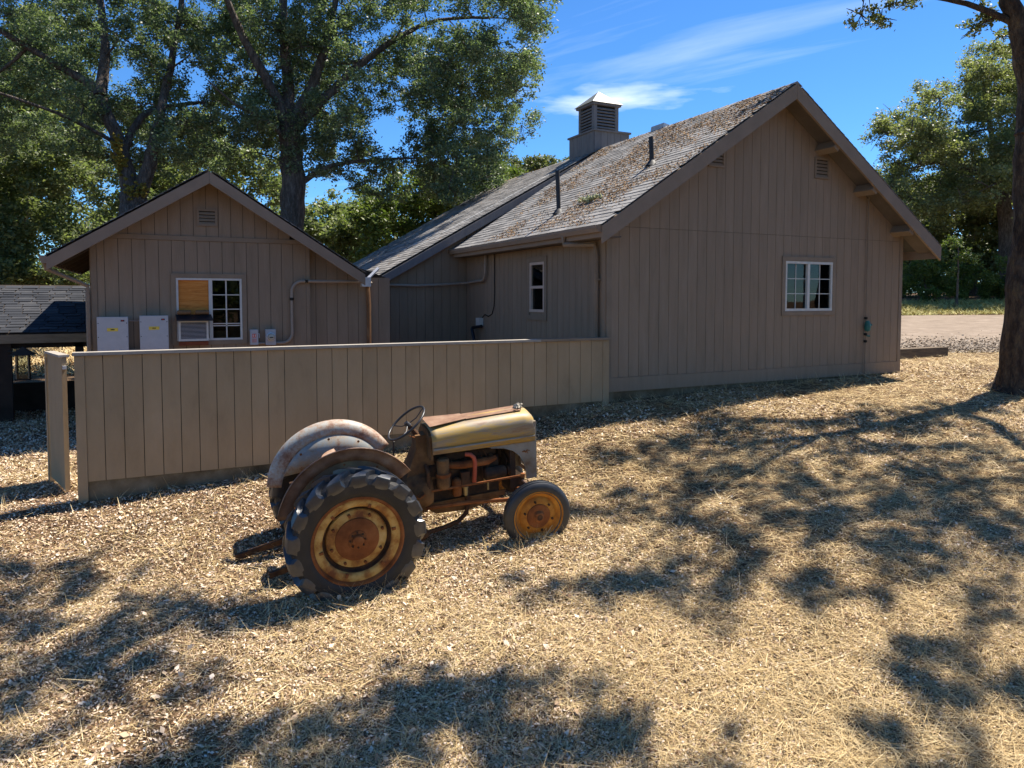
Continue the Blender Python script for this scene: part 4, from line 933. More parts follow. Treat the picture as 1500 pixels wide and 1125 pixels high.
TP('oil_filter', MB().lathe([(0,-.10), (.045,-.09), (.05,-.07), (.05,.08), (.03,.10), (0,.105)], 'z', 16, (1.12, -.20, .64)), M['rust'], en)
TP('radiator_hose', MB().tube([(1.22, -.21, .99), (1.27, -.235, .985), (1.305, -.245, .95), (1.315, -.245, .90), (1.31, -.245, .80), (1.305, -.24, .72), (1.31, -.22, .67)], .022, 12), M['hose'], en, 60)
TP('generator', MB().lathe([(0,1.42), (.05,1.425), (.065,1.44), (.065,1.66), (.05,1.675), (0,1.68)], 'x', 18, (0, -.20, .735)), M['engine'], en)
TP('generator_pulley', MB().lathe([(0,1.69), (.055,1.695), (.04,1.71), (.055,1.725), (0,1.73)], 'x', 18, (0, -.20, .735)), M['rust_dark'], en)
TP('fan', MB().box((1.700, -.19, .84), (1.712, .19, .93), rot=(R(25), 0, 0)).box((1.700, -.19, .84), (1.712, .19, .93), rot=(R(-65), 0, 0)).lathe([(0,1.66), (.05,1.665), (.05,1.72), (0,1.725)], 'x', 14, (0, 0, .885)), M['engine'], en)
TP('spark_plug_lead', MB().tube([(1.05, -.1, 1.0), (1.2, -.13, 1.02), (1.45, -.15, .98), (1.50, -.19, .86), (1.46, -.2, .78)], .007, 5).tube([(1.38, -.1, 1.0), (1.42, -.17, .93), (1.41, -.2, .80), (1.42, -.19, .62)], .006, 5), M['rust_dark'], en)
TP('spark_plug', MB().lathe([(0,-.04), (.013,-.035), (.013,.03), (0,.035)], 'z', 8, (1.44, -.185, .66)).lathe([(0,-.05), (.012,-.045), (.012,.05), (0,.055)], 'z', 8, (1.47, -.205, .60)), M['brass'], en)
TP('exhaust', MB().tube([(1.24, -.16, .62), (1.24, -.18, .42), (1.22, -.19, .33), (1.12, -.20, .26), (.95, -.21, .225), (.78, -.22, .21)], .024, 10), M['rust_dark'], en, 60)
TP('muffler', MB().lathe([(0,.22), (.05,.23), (.065,.26), (.065,.72), (.05,.76), (.024,.79)], 'x', 18, (0, -.22, .205)), M['rust_dark'], en)
TP('radiator', MB().box((1.735, -.20, .52), (1.80, .20, 1.12)), M['engine'], en)
# --- hood and nose
hd = part('hood', tr); hd.location = (.06, 0, .05)
HF, HB_ = 1.985, .80
def arch(hw, zb, zt, r_, n=7):
    pts = [(-hw, zb), (-hw, zt-r_*1.15)]
    for k in range(1, n+1):
        t = R(180 - 80*k/n); pts.append((-hw + r_*1.15 + r_*1.15*math.cos(t), zt - r_*1.15 - .01 + r_*1.15*math.sin(t)))
    pts.append((0, zt+.012))
    return pts + [(-a, b) for a, b in pts[-2::-1]]
mb = MB(); vs_ = []; secs = [(HB_, .235, .99, 1.250), (.86, .235, .99, 1.256), (1.2, .232, .985, 1.278), (1.55, .226, .98, 1.292), (1.85, .222, .975, 1.298), (1.94, .220, .972, 1.285), (1.975, .214, .972, 1.255), (HF, .205, .972, 1.20)]
for x, hw, zb, zt in secs: vs_ += [(x, a, b) for a, b in arch(hw, zb, zt, .105)]
L = len(arch(1, 0, 1, .1))
mb.add(vs_, [(i*L+j, i*L+j+1, (i+1)*L+j+1, (i+1)*L+j) for i in range(len(secs)-1) for j in range(L-1)])
o = TP('hood_shell', mb, M['hood'], hd, 60); o.modifiers.new('thickness', 'SOLIDIFY').thickness = .005
for s_ in (-1, 1):
    TP('hood_bead', MB().tube([(HB_+.01, s_*.242, 1.045), (1.3, s_*.238, 1.040), (1.97, s_*.220, 1.032)], .010, 6), M['panel_grey'], hd, 60)
    poly = [(1.40, .978), (1.98, .968), (1.985, .555), (1.865, .55), (1.86, .64), (1.835, .74), (1.785, .83), (1.71, .90), (1.60, .945), (1.50, .962)]
    MB().prism(poly, lambda u, v, t: (u, s_*(.212+t), v), 0, .006).build('side_panel', M['panel_grey'], hd)
    MB().tube([(1.865, s_*.216, .56), (1.86, s_*.218, .64), (1.835, s_*.218, .74), (1.785, s_*.218, .83), (1.71, s_*.218, .90), (1.60, s_*.22, .945), (1.45, s_*.22, .968)], .006, 5).build('panel_bead', M['panel_grey'], hd, 60)
    lump('rust_hole', (1.85, s_*.219, .87), (.025, .0006, .010), M['rust'], hd, 5, 16, .010)
TP('nose_frame', MB().box((1.962, -.212, .55), (1.99, -.17, 1.19)).box((1.962, .17, .55), (1.99, .212, 1.19)).box((1.962, -.17, .55), (1.99, .17, .60)).box((1.962, -.17, 1.12), (1.99, .17, 1.19)), M['panel_grey'], hd)
for i in range(13): MB().box((1.968, -.162+i*.0265, .60), (1.980, -.152+i*.0265, 1.12)).build('grille_bar', M['panel_grey'], hd)
TP('hood_flap', MB().add([(.80, -.165, 1.275), (1.22, -.10, 1.295), (1.22, .10, 1.300), (.80, .15, 1.300), (.80, -.165, 1.270), (1.22, -.10, 1.290), (1.22, .10, 1.295), (.80, .15, 1.295)], [(0,1,2,3), (7,6,5,4), (0,4,5,1), (3,2,6,7), (0,3,7,4), (1,5,6,2)]), M['maroon'], hd)
TP('top_strip', MB().box((1.22, -.105, 1.292), (1.86, .105, 1.300), rot=(0, R(-1.6), 0)), M['maroon'], hd)
lump('debris_cap', (1.86, 0, 1.325), (.022, .030, .010), M['panel_grey'], hd, 8, 30, .020)
TP('filler_cap', MB().lathe([(.045,0), (.045,.018), (.03,.028), (0,.03)], 'z', 14, (1.86, 0, 1.305)), M['panel_grey'], hd)
# dash, steering
sg = part('steering', tr); sg.location = (.07, 0, .05)
TP('dash_panel', MB().prism([(-.225, .93), (-.20, 1.17), (-.1, 1.235), (.1, 1.235), (.20, 1.17), (.225, .93)], lambda u, v, t: (t, u, v), .772, .798), M['trans'], sg)
TP('pedestal', MB().add([(x, s_*y, z) for z, x0, x1, y in ((.70, .50, .86, .15), (.90, .60, .84, .11), (1.05, .66, .80, .085), (1.17, .66, .78, .07)) for x, s_ in ((x0, -1), (x1, -1), (x1, 1), (x0, 1))], [(i*4+j, i*4+(j+1) % 4, i*4+4+(j+1) % 4, i*4+4+j) for i in range(3) for j in range(4)] + [(0,1,2,3), (15,14,13,12)]), M['trans'], sg)
CW = Vector((.60, 0, 1.285)); ax = Vector((-.62, 0, .80)).normalized(); e1 = Vector((0, 1, 0)); e2 = ax.cross(e1)
TP('column', MB().tube([(.78, 0, 1.05), CW], [.035, .022], 10), M['rust_dark'], sg)
TP('wheel_hub', MB().tube([CW-ax*.02, CW+ax*.03], [.035, .024], 12), M['steer'], sg)
ring = [CW + ax*.02 + e1*(  .236*math.cos(2*math.pi*k/40)) + e2*(.236*math.sin(2*math.pi*k/40)) for k in range(41)]
TP('wheel_rim', MB().tube(ring, .0125, 8, cap=False), M['steer'], sg, 80)
for k in range(3):
    t = 2*math.pi*k/3 + .5; TP('wheel_spoke', MB().tube([CW, CW - ax*.012 + (e1*math.cos(t)+e2*math.sin(t))*.11, CW + ax*.02 + (e1*math.cos(t)+e2*math.sin(t))*.233], .006, 6), M['steer'], sg)
TP('throttle_lever', MB().tube([(.66, -.06, 1.15), (.58, -.14, 1.20)], .006, 5), M['rust'], sg)
TP('gear_lever', MB().tube([(.42, -.04, .78), (.43, -.05, 1.13)], .008, 6).lathe([(0,-.02), (.018,0), (0,.02)], 'z', 8, (.43, -.05, 1.14)), M['steer'], sg)
TP('gear_boot', MB().lathe([(.05,0), (.03,.05), (.012,.06)], 'z', 12, (.42, -.04, .775)), M['rust_dark'], sg)
for s_ in (-1, 1): TP('drag_link', MB().tube([(.73, s_*.21, .60), (1.0, s_*.28, .625), (1.70, s_*.46, .70)], .013, 8).lathe([(0,-.03), (.024,-.02), (.024,.02), (0,.03)], 'z', 10, (1.70, s_*.46, .70)), M['rust'], sg)
for s_ in (-1, 1): TP('steering_box_arm', MB().tube([(.74, s_*.13, .86), (.74, s_*.21, .80), (.735, s_*.22, .59)], .020, 8), M['rust_dark'], sg)
# front axle
fa = part('front_axle', tr); fa.location = (.06, 0, 0)
TP('axle_beam', MB().rbox((1.765, -.50, .43), (1.83, .50, .50), .012, axis=1), M['rust'], fa)
TP('axle_bracket', MB().box((1.70, -.12, .44), (1.88, .12, .60)), M['engine'], fa)
for s_ in (-1, 1):
    TP('radius_rod', MB().tube([(.72, s_*.20, .47), (1.2, s_*.33, .50), (1.78, s_*.47, .485)], [.022, .024, .022], 8), M['rust'], fa)
    TP('spindle', MB().tube([(1.80, s_*.50, .62), (1.80, s_*.505, .34)], .026, 8).tube([(1.80, s_*.50, .345), (1.80, s_*.58, .345)], .022, 8), M['rust'], fa)
    TP('steering_arm', MB().tube([(1.80, s_*.50, .62), (1.74, s_*.48, .66), (1.70, s_*.46, .70)], .014, 6), M['maroon'], fa)
# ================================================================ TREES
CL={
'T2':[(4.3,24.8,15.4,0.73),(3.2,30.0,14.1,1.05),(9.6,23.5,14.8,0.79),(11.0,25.1,9.1,0.75),(5.5,27.2,11.0,1.08),(7.9,24.0,10.0,0.74),(7.7,28.0,17.8,1.08),(8.4,27.4,15.3,0.94),(10.6,22.7,8.2,0.86),(7.0,21.4,11.5,0.8),(2.4,24.7,9.9,0.92),(7.7,28.5,15.1,0.75),(6.4,25.9,15.4,0.79),(5.2,23.7,8.8,0.93),(8.7,21.3,9.9,0.82),(3.3,22.2,10.9,1.0),(7.7,19.8,6.3,0.79),(7.5,22.3,8.1,0.75),(6.2,23.8,15.1,1.13),(9.0,21.6,12.5,0.7),(10.4,20.1,11.7,0.68),(7.4,20.1,13.6,0.9),(3.6,28.5,12.2,0.85),(2.4,24.5,11.8,1.09),(8.6,19.5,10.5,0.78),(4.2,23.4,13.8,1.08),(12.7,26.0,12.4,0.85),(11.7,24.7,10.8,1.02),(6.3,22.2,14.8,1.09),(10.4,24.1,11.9,0.99),(9.6,26.7,18.2,0.71),(8.9,25.7,11.7,1.11),(11.1,23.9,15.5,0.82),(8.7,26.8,12.9,0.95),(3.8,28.4,14.1,0.91),(8.0,26.5,13.9,0.81),(5.1,29.5,13.2,0.7),(3.7,29.5,11.4,0.91),(6.8,27.0,8.5,0.68),(9.9,21.2,14.2,1.07),(5.5,22.2,8.1,1.09),(3.9,25.9,15.4,0.82),(7.8,25.9,7.8,0.65),(5.1,25.2,11.3,1.01),(6.4,29.1,9.9,0.96),(8.1,22.2,10.2,1.11),(5.5,27.7,8.4,0.96),(7.0,26.9,16.6,0.83),(11.1,26.0,16.7,0.84),(8.0,25.0,13.7,0.7),(3.7,24.5,9.8,0.8),(11.2,26.4,9.4,0.73),(7.9,24.6,12.0,1.12),(8.9,24.5,9.4,1.07),(6.8,28.1,11.7,1.0),(6.6,27.4,13.8,0.79),(4.2,27.6,11.9,0.96),(6.9,20.8,12.3,0.78),(9.4,20.1,8.2,0.77),(3.9,27.6,9.1,0.92),(11.4,22.5,14.3,0.73),(4.5,21.7,13.9,1.15),(9.4,26.6,7.5,1.01),(8.0,25.9,10.2,0.93),(10.0,21.9,13.2,0.86),(4.1,29.0,16.7,1.06),(4.5,30.1,9.2,1.0),(8.6,24.6,7.8,0.67),(9.1,26.6,15.6,0.98),(5.3,26.4,7.8,0.82),(11.4,25.8,8.3,1.09),(10.0,19.2,11.9,1.01),(7.1,25.2,11.6,0.77),(10.2,24.6,7.8,0.71),(10.6,23.8,10.8,0.66),(8.7,21.8,8.1,0.84),(7.7,23.3,16.2,1.14),(9.5,22.6,9.5,0.74),(11.9,24.3,15.0,0.85),(3.9,21.8,10.4,0.78),(3.0,22.7,8.3,1.14),(8.5,23.7,7.7,0.71),(6.3,29.2,13.7,0.73),(3.9,22.5,7.5,1.14),(2.6,23.8,7.6,1.01),(2.2,24.0,8.4,0.75),(2.4,25.2,13.0,1.14),(9.2,27.7,14.8,0.74),(11.3,23.8,10.0,1.07),(2.9,23.2,13.5,0.89),(7.0,23.2,11.0,1.02),(8.6,19.5,8.2,0.73),(4.4,26.4,14.8,0.75),(7.8,22.8,12.9,1.0),(6.5,22.9,15.7,1.01),(4.9,22.2,11.2,0.66),(5.6,28.6,12.2,0.89),(10.2,20.0,10.6,0.96),(3.9,25.4,13.8,0.81),(7.8,22.6,14.6,0.99),(7.7,20.1,9.7,1.06),(7.3,22.2,10.7,0.68),(5.6,29.2,10.8,1.09),(4.2,21.4,11.1,0.91),(8.9,19.7,7.5,0.87),(3.0,24.9,8.7,0.82),(3.7,26.5,9.1,0.86),(5.5,27.5,14.1,0.91),(7.6,25.2,14.8,0.74),(6.8,24.9,10.3,0.94),(8.7,27.6,16.7,0.99),(8.9,23.1,6.9,0.82),(4.8,23.7,13.0,0.81),(3.9,24.1,11.4,0.83),(2.2,27.3,10.3,0.76),(5.8,24.5,14.2,1.02),(5.5,27.8,17.2,0.7),(12.5,23.8,13.2,0.93),(10.9,21.2,12.9,0.99),(9.4,23.2,11.0,1.12),(6.1,23.9,9.2,0.69),(5.0,21.2,13.0,0.79),(11.1,23.9,14.2,1.09),(7.5,21.9,9.4,0.74),(6.4,23.4,7.6,0.86),(2.5,29.0,10.3,0.88),(8.2,20.6,12.8,0.83),(4.8,26.1,9.7,0.98),(5.9,27.2,12.4,1.04),(8.5,25.0,15.6,0.74),(8.9,19.4,12.2,1.06),(6.6,25.8,9.8,0.76),(5.2,28.6,17.4,0.82),(8.6,22.6,7.7,0.75),(4.4,24.7,11.6,0.69),(11.5,22.5,9.1,1.0),(10.8,22.6,10.6,1.02),(8.7,23.9,10.4,0.88),(10.8,21.0,10.6,0.79),(8.6,18.6,10.2,0.84),(9.0,20.2,6.7,1.02),(11.1,22.2,12.5,1.03),(9.1,22.4,9.5,0.91),(8.1,22.2,6.9,0.72),(10.1,23.0,11.7,0.97),(8.1,19.8,8.4,0.87),(11.2,21.7,11.0,0.77),(7.6,21.1,7.5,0.71),(8.1,21.7,7.9,0.89),(9.4,23.3,9.9,0.86),(9.0,22.7,6.8,0.96),(9.8,19.6,9.3,0.74),(10.8,23.1,8.3,1.02),(10.3,23.7,10.4,0.73),(7.3,20.3,9.0,0.83),(8.3,22.6,11.0,0.84),(8.3,22.9,10.0,0.81),(9.8,20.3,9.9,0.82),(8.5,21.1,8.9,0.75),(7.9,19.6,7.1,0.97),(10.9,21.7,13.2,0.8),(9.9,18.8,11.9,0.84),(9.6,18.2,10.8,0.82),(7.5,19.6,9.6,0.91),(8.1,19.5,10.4,0.9),(9.0,20.6,10.8,0.8),(9.8,21.2,10.0,0.93),(8.8,22.7,8.6,1.02),(8.9,22.2,11.7,0.91),(8.7,21.8,6.5,0.63),(7.4,23.3,7.6,0.62),(8.7,23.6,6.9,0.72),(9.1,24.2,8.5,0.56),(5.1,24.5,8.1,0.54),(6.6,25.4,8.2,0.52),(6.2,21.7,7.3,0.6),(6.0,23.8,7.9,0.67),(5.7,21.8,6.5,0.66),(6.0,25.1,7.5,0.69),(6.5,21.9,6.4,0.8),(4.7,22.9,7.2,0.74),(9.1,24.1,7.4,0.75),(8.3,22.5,8.5,0.59),(6.6,24.4,7.2,0.56),(5.3,25.1,8.7,0.75),(4.4,22.5,7.9,0.8),(8.6,23.1,8.4,0.6),(5.0,21.2,10.2,0.96),(4.8,20.0,12.0,1.0),(6.4,26.6,9.8,0.74),(5.1,20.3,9.0,0.82),(7.9,25.4,11.3,0.63),(4.5,25.1,11.1,0.94),(4.8,24.6,10.6,0.87),(4.9,22.4,11.0,0.95),(3.7,22.9,9.1,0.99),(3.1,24.0,11.1,0.95),(5.6,21.7,11.7,0.9),(4.0,21.4,11.8,0.89),(4.9,20.6,8.2,0.79),(2.6,23.1,9.9,0.69),(5.7,26.6,14.1,0.67),(7.1,26.1,11.4,0.95),(7.1,22.3,13.3,0.78),(3.5,24.1,8.4,0.97),(2.6,26.6,11.7,0.91),(3.4,22.4,11.0,0.68),(4.3,21.9,8.8,0.8),(2.4,26.8,13.7,0.81),(4.7,23.1,9.8,0.86),(4.6,26.4,11.0,0.72),(3.3,27.6,11.9,0.65),(3.3,25.8,9.7,0.71),(7.2,26.3,13.1,0.95),(4.8,27.2,14.4,0.66),(2.5,23.2,8.1,0.7),(2.7,27.6,13.3,0.86),(2.4,26.8,12.8,0.74),(8.6,26.6,14.3,0.89),(4.4,24.0,11.8,0.89),(7.1,26.2,14.5,0.81),(4.1,25.7,13.7,0.69),(3.7,22.4,9.9,0.69),(2.8,28.3,12.9,0.7),(2.6,21.1,8.0,0.65),(2.2,21.9,8.3,0.89),(2.8,21.8,11.1,0.92)],
'T1':[(-0.3,27.1,11.2,0.9),(-1.2,25.1,7.2,0.73),(-0.7,22.8,10.5,0.75),(0.7,28.0,14.3,0.87),(-5.3,27.3,9.3,0.88),(-1.2,24.5,8.7,0.84),(0.2,27.0,10.3,0.94),(0.4,27.4,8.5,0.7),(-5.6,31.9,10.8,0.85),(-0.2,26.4,13.9,0.82),(0.1,25.0,7.3,0.69),(-3.8,34.2,9.6,0.68),(-3.9,33.2,13.4,0.91),(-0.0,30.5,8.9,1.09),(-0.5,27.6,9.3,0.96),(2.0,30.4,8.6,0.95),(-1.9,27.2,12.2,1.08),(-0.6,29.3,9.6,0.7),(-2.8,33.4,14.9,0.96),(-0.2,26.7,12.8,0.99),(-5.2,33.3,11.2,1.1),(-2.1,33.3,12.2,1.01),(1.1,23.1,10.4,1.02),(-0.8,27.5,11.7,0.78),(-5.9,33.8,12.8,0.79),(-3.1,24.4,12.5,0.91),(-1.4,28.6,14.6,0.88),(-0.2,24.7,13.0,1.04),(-0.4,25.9,9.2,0.91),(-3.6,33.7,11.4,0.87),(-2.4,28.5,10.0,0.82),(-6.3,30.5,9.0,1.03),(0.8,29.7,15.3,0.67),(-0.8,30.0,9.9,0.78),(-3.6,33.1,16.3,0.92),(0.5,26.4,11.7,1.07),(1.9,27.9,10.1,1.05),(-3.8,32.1,14.5,0.95),(0.3,26.2,9.7,0.7),(1.0,23.8,13.3,0.91),(-1.8,23.4,8.4,1.07),(-3.2,24.2,10.3,0.82),(1.1,26.8,8.1,0.88),(1.3,26.2,12.0,0.84),(-4.0,27.9,13.3,0.68),(-2.7,32.4,10.2,0.71),(-4.5,27.5,8.4,0.95),(1.6,24.5,13.2,0.91),(-5.8,30.9,12.0,0.84),(0.1,28.1,10.6,1.02),(-4.6,27.4,13.7,0.73),(1.6,30.5,9.6,0.83),(1.1,29.5,8.5,1.03),(-3.5,29.3,14.1,0.9),(2.0,31.1,15.9,0.72),(-6.3,32.0,11.6,0.77),(-5.1,27.4,10.2,0.73),(-4.2,29.1,11.1,0.82),(-5.4,31.2,14.8,0.83),(-4.9,30.2,9.1,0.81),(-4.5,32.4,9.3,0.68),(-5.2,29.9,10.3,0.79),(-2.0,28.0,14.9,0.91),(1.8,27.2,11.1,0.67),(-2.1,30.0,11.8,0.79),(1.5,27.6,11.9,0.66),(-5.6,28.7,8.9,1.09),(-2.0,33.2,10.2,0.8),(-2.3,24.2,11.3,0.72),(-4.3,26.2,8.9,0.92),(2.6,31.1,14.4,0.76),(-2.7,25.2,13.4,0.83),(0.3,24.4,9.7,0.68),(-5.7,30.7,13.5,0.65),(1.1,25.2,11.5,0.75),(0.8,27.5,12.8,0.79),(-4.3,27.0,12.6,0.98),(0.7,24.9,8.9,0.8),(1.9,27.2,12.4,0.67),(0.4,24.3,11.4,0.86),(-4.3,28.1,12.6,0.85),(-2.6,24.6,9.6,0.78),(-3.1,31.6,11.7,0.79),(-0.3,22.6,11.3,0.68),(-5.3,27.1,11.8,0.9),(0.1,29.6,13.1,0.79),(-5.1,26.0,7.9,1.04),(-1.5,25.8,14.1,0.83),(-1.3,31.4,10.1,0.75),(-1.3,28.1,9.4,0.68),(-2.7,28.6,11.8,0.69),(-3.5,29.9,15.5,0.66),(1.5,24.2,10.5,1.07),(-4.2,31.0,11.7,1.08),(0.9,27.4,14.9,0.7),(-0.2,29.0,13.0,0.68),(-1.7,23.6,10.8,0.95),(2.5,30.7,10.8,0.69),(-2.8,30.0,16.1,1.03),(-0.8,27.9,8.0,0.69),(0.0,25.7,11.3,0.68),(-4.4,29.2,8.9,0.89),(-0.8,30.3,13.8,0.98),(-5.1,25.1,9.3,0.88),(1.5,24.6,8.5,1.07),(-5.4,32.6,10.7,0.67),(-4.8,34.7,13.1,0.72),(-2.1,25.1,7.7,1.03),(-5.5,33.2,15.0,0.7),(-1.7,31.2,16.9,0.94),(-5.7,31.7,8.7,0.94),(-6.2,32.4,9.4,0.82),(-1.2,27.4,12.8,0.78),(-2.0,29.0,8.5,0.82),(-0.4,24.3,7.1,0.9),(-0.2,23.2,9.9,0.7),(-3.6,28.5,11.2,0.78),(-4.7,32.5,11.9,0.82),(-2.3,27.1,9.7,1.0),(-6.4,31.3,14.2,0.7),(-6.2,31.0,11.0,0.94),(1.2,30.8,15.0,1.04),(1.7,22.1,11.9,1.0),(-0.1,29.1,10.5,0.7),(-0.1,27.3,14.1,0.95),(0.5,25.3,13.8,0.94),(-1.0,26.5,13.8,0.84),(-5.8,32.1,13.1,0.65),(1.6,27.9,8.4,0.75),(-2.2,28.9,15.2,0.69),(0.9,23.4,8.2,0.98),(0.1,30.5,15.2,0.68),(-4.0,32.4,10.9,1.08),(-1.8,32.7,10.9,1.07),(-3.8,31.9,13.3,0.88),(-5.5,28.9,8.0,0.72),(1.4,21.6,12.8,1.08),(-3.5,27.7,10.4,0.8),(0.3,26.4,8.4,0.84),(-4.5,27.8,10.6,0.67),(-3.6,24.5,11.0,0.69),(-5.2,34.2,9.5,1.04),(0.5,24.3,14.0,0.96),(-2.6,25.6,9.3,0.79),(-2.4,32.5,17.0,0.85),(-5.1,29.2,11.1,0.65),(-3.5,28.0,14.6,0.79),(-2.8,26.9,12.5,0.73),(-4.2,33.5,9.7,0.89),(-1.5,32.6,15.9,0.66),(-1.9,28.4,11.6,1.07),(-0.9,23.9,13.4,0.92),(-6.8,33.5,13.9,0.86),(-3.2,28.4,15.2,0.84),(-0.1,31.1,12.2,0.86),(-2.8,31.2,16.4,0.8),(-2.4,29.0,10.5,0.73),(-0.5,31.7,16.7,1.1),(2.1,24.8,11.5,0.9),(0.4,28.5,14.8,0.8),(-1.7,31.8,12.7,0.98),(0.2,22.9,7.5,1.0),(1.1,24.0,11.4,0.76),(-0.9,26.7,15.2,0.8),(-2.8,32.7,12.4,0.65)],
'RO':[(53.1,34.2,9.8,2.07),(45.7,33.0,10.7,1.65),(55.6,35.3,15.3,1.93),(58.5,32.1,18.9,1.7),(54.2,27.8,12.7,1.71),(52.8,29.1,12.4,1.57),(57.0,30.6,20.1,2.02),(62.7,30.2,11.1,2.0),(62.8,32.6,16.2,2.17),(51.2,27.7,11.0,1.54),(49.2,28.5,10.4,2.11),(54.4,29.2,11.8,1.85),(53.7,37.0,16.9,1.73),(55.6,33.3,17.6,1.8),(53.6,33.6,14.8,2.14),(50.5,29.7,18.6,1.76),(59.9,30.0,17.9,1.94),(56.4,33.5,19.5,1.51),(46.2,30.0,16.1,1.64),(56.0,28.0,12.8,1.71),(49.6,35.7,11.9,1.95),(55.9,30.9,15.2,1.69),(59.8,34.1,15.0,1.75),(58.6,33.9,13.4,2.18),(47.8,33.6,10.5,1.97),(52.2,27.3,18.4,2.11),(60.4,32.2,13.6,1.4),(47.5,34.0,15.8,1.79),(52.7,29.9,16.3,1.63),(56.8,29.5,12.2,1.88),(57.1,35.0,18.8,1.62),(60.0,33.0,12.0,1.51),(47.6,29.4,9.3,1.62),(61.2,34.0,20.0,1.64),(54.6,32.7,16.3,1.48),(50.3,29.1,13.4,1.58),(45.1,33.0,14.4,1.81),(50.1,27.8,13.0,1.4),(48.6,31.8,13.0,2.0),(53.8,26.9,11.2,1.88),(53.0,27.0,9.1,1.86),(49.3,33.0,14.4,2.1),(53.7,31.0,17.7,1.78),(51.6,30.9,16.3,1.46),(63.1,33.4,14.7,1.59),(48.4,32.4,17.1,1.53),(50.6,28.2,15.2,1.67),(55.7,32.6,21.0,2.12),(57.8,30.7,17.5,2.06),(44.4,30.7,13.9,1.55),(50.5,31.2,10.8,1.79),(54.3,28.6,19.2,2.07),(64.2,31.6,9.7,1.56),(55.3,29.7,17.5,1.75),(61.3,33.7,10.8,1.71),(59.6,30.3,11.4,1.73),(55.0,32.4,10.3,2.01),(65.2,32.0,11.1,2.16),(51.9,30.6,19.0,1.54),(55.0,30.9,12.6,2.02),(48.4,29.9,12.9,1.96),(52.1,32.7,13.8,1.58),(57.5,29.7,13.5,1.42),(51.9,27.4,12.7,1.92),(51.8,33.2,10.9,1.77),(46.2,29.9,13.1,1.9),(47.3,33.8,12.7,1.69),(60.9,30.6,15.2,1.6),(58.0,34.9,9.9,1.89),(54.0,32.4,19.4,1.64),(60.9,31.3,11.3,1.7),(56.6,33.9,13.3,2.09),(60.8,29.9,10.3,1.83),(52.6,30.9,10.7,1.74),(51.0,34.2,13.4,1.82),(47.1,32.0,9.0,1.63),(49.9,35.0,10.2,1.77),(54.9,27.8,9.7,1.73),(56.7,28.2,10.7,2.12),(45.3,31.5,9.8,2.15)],
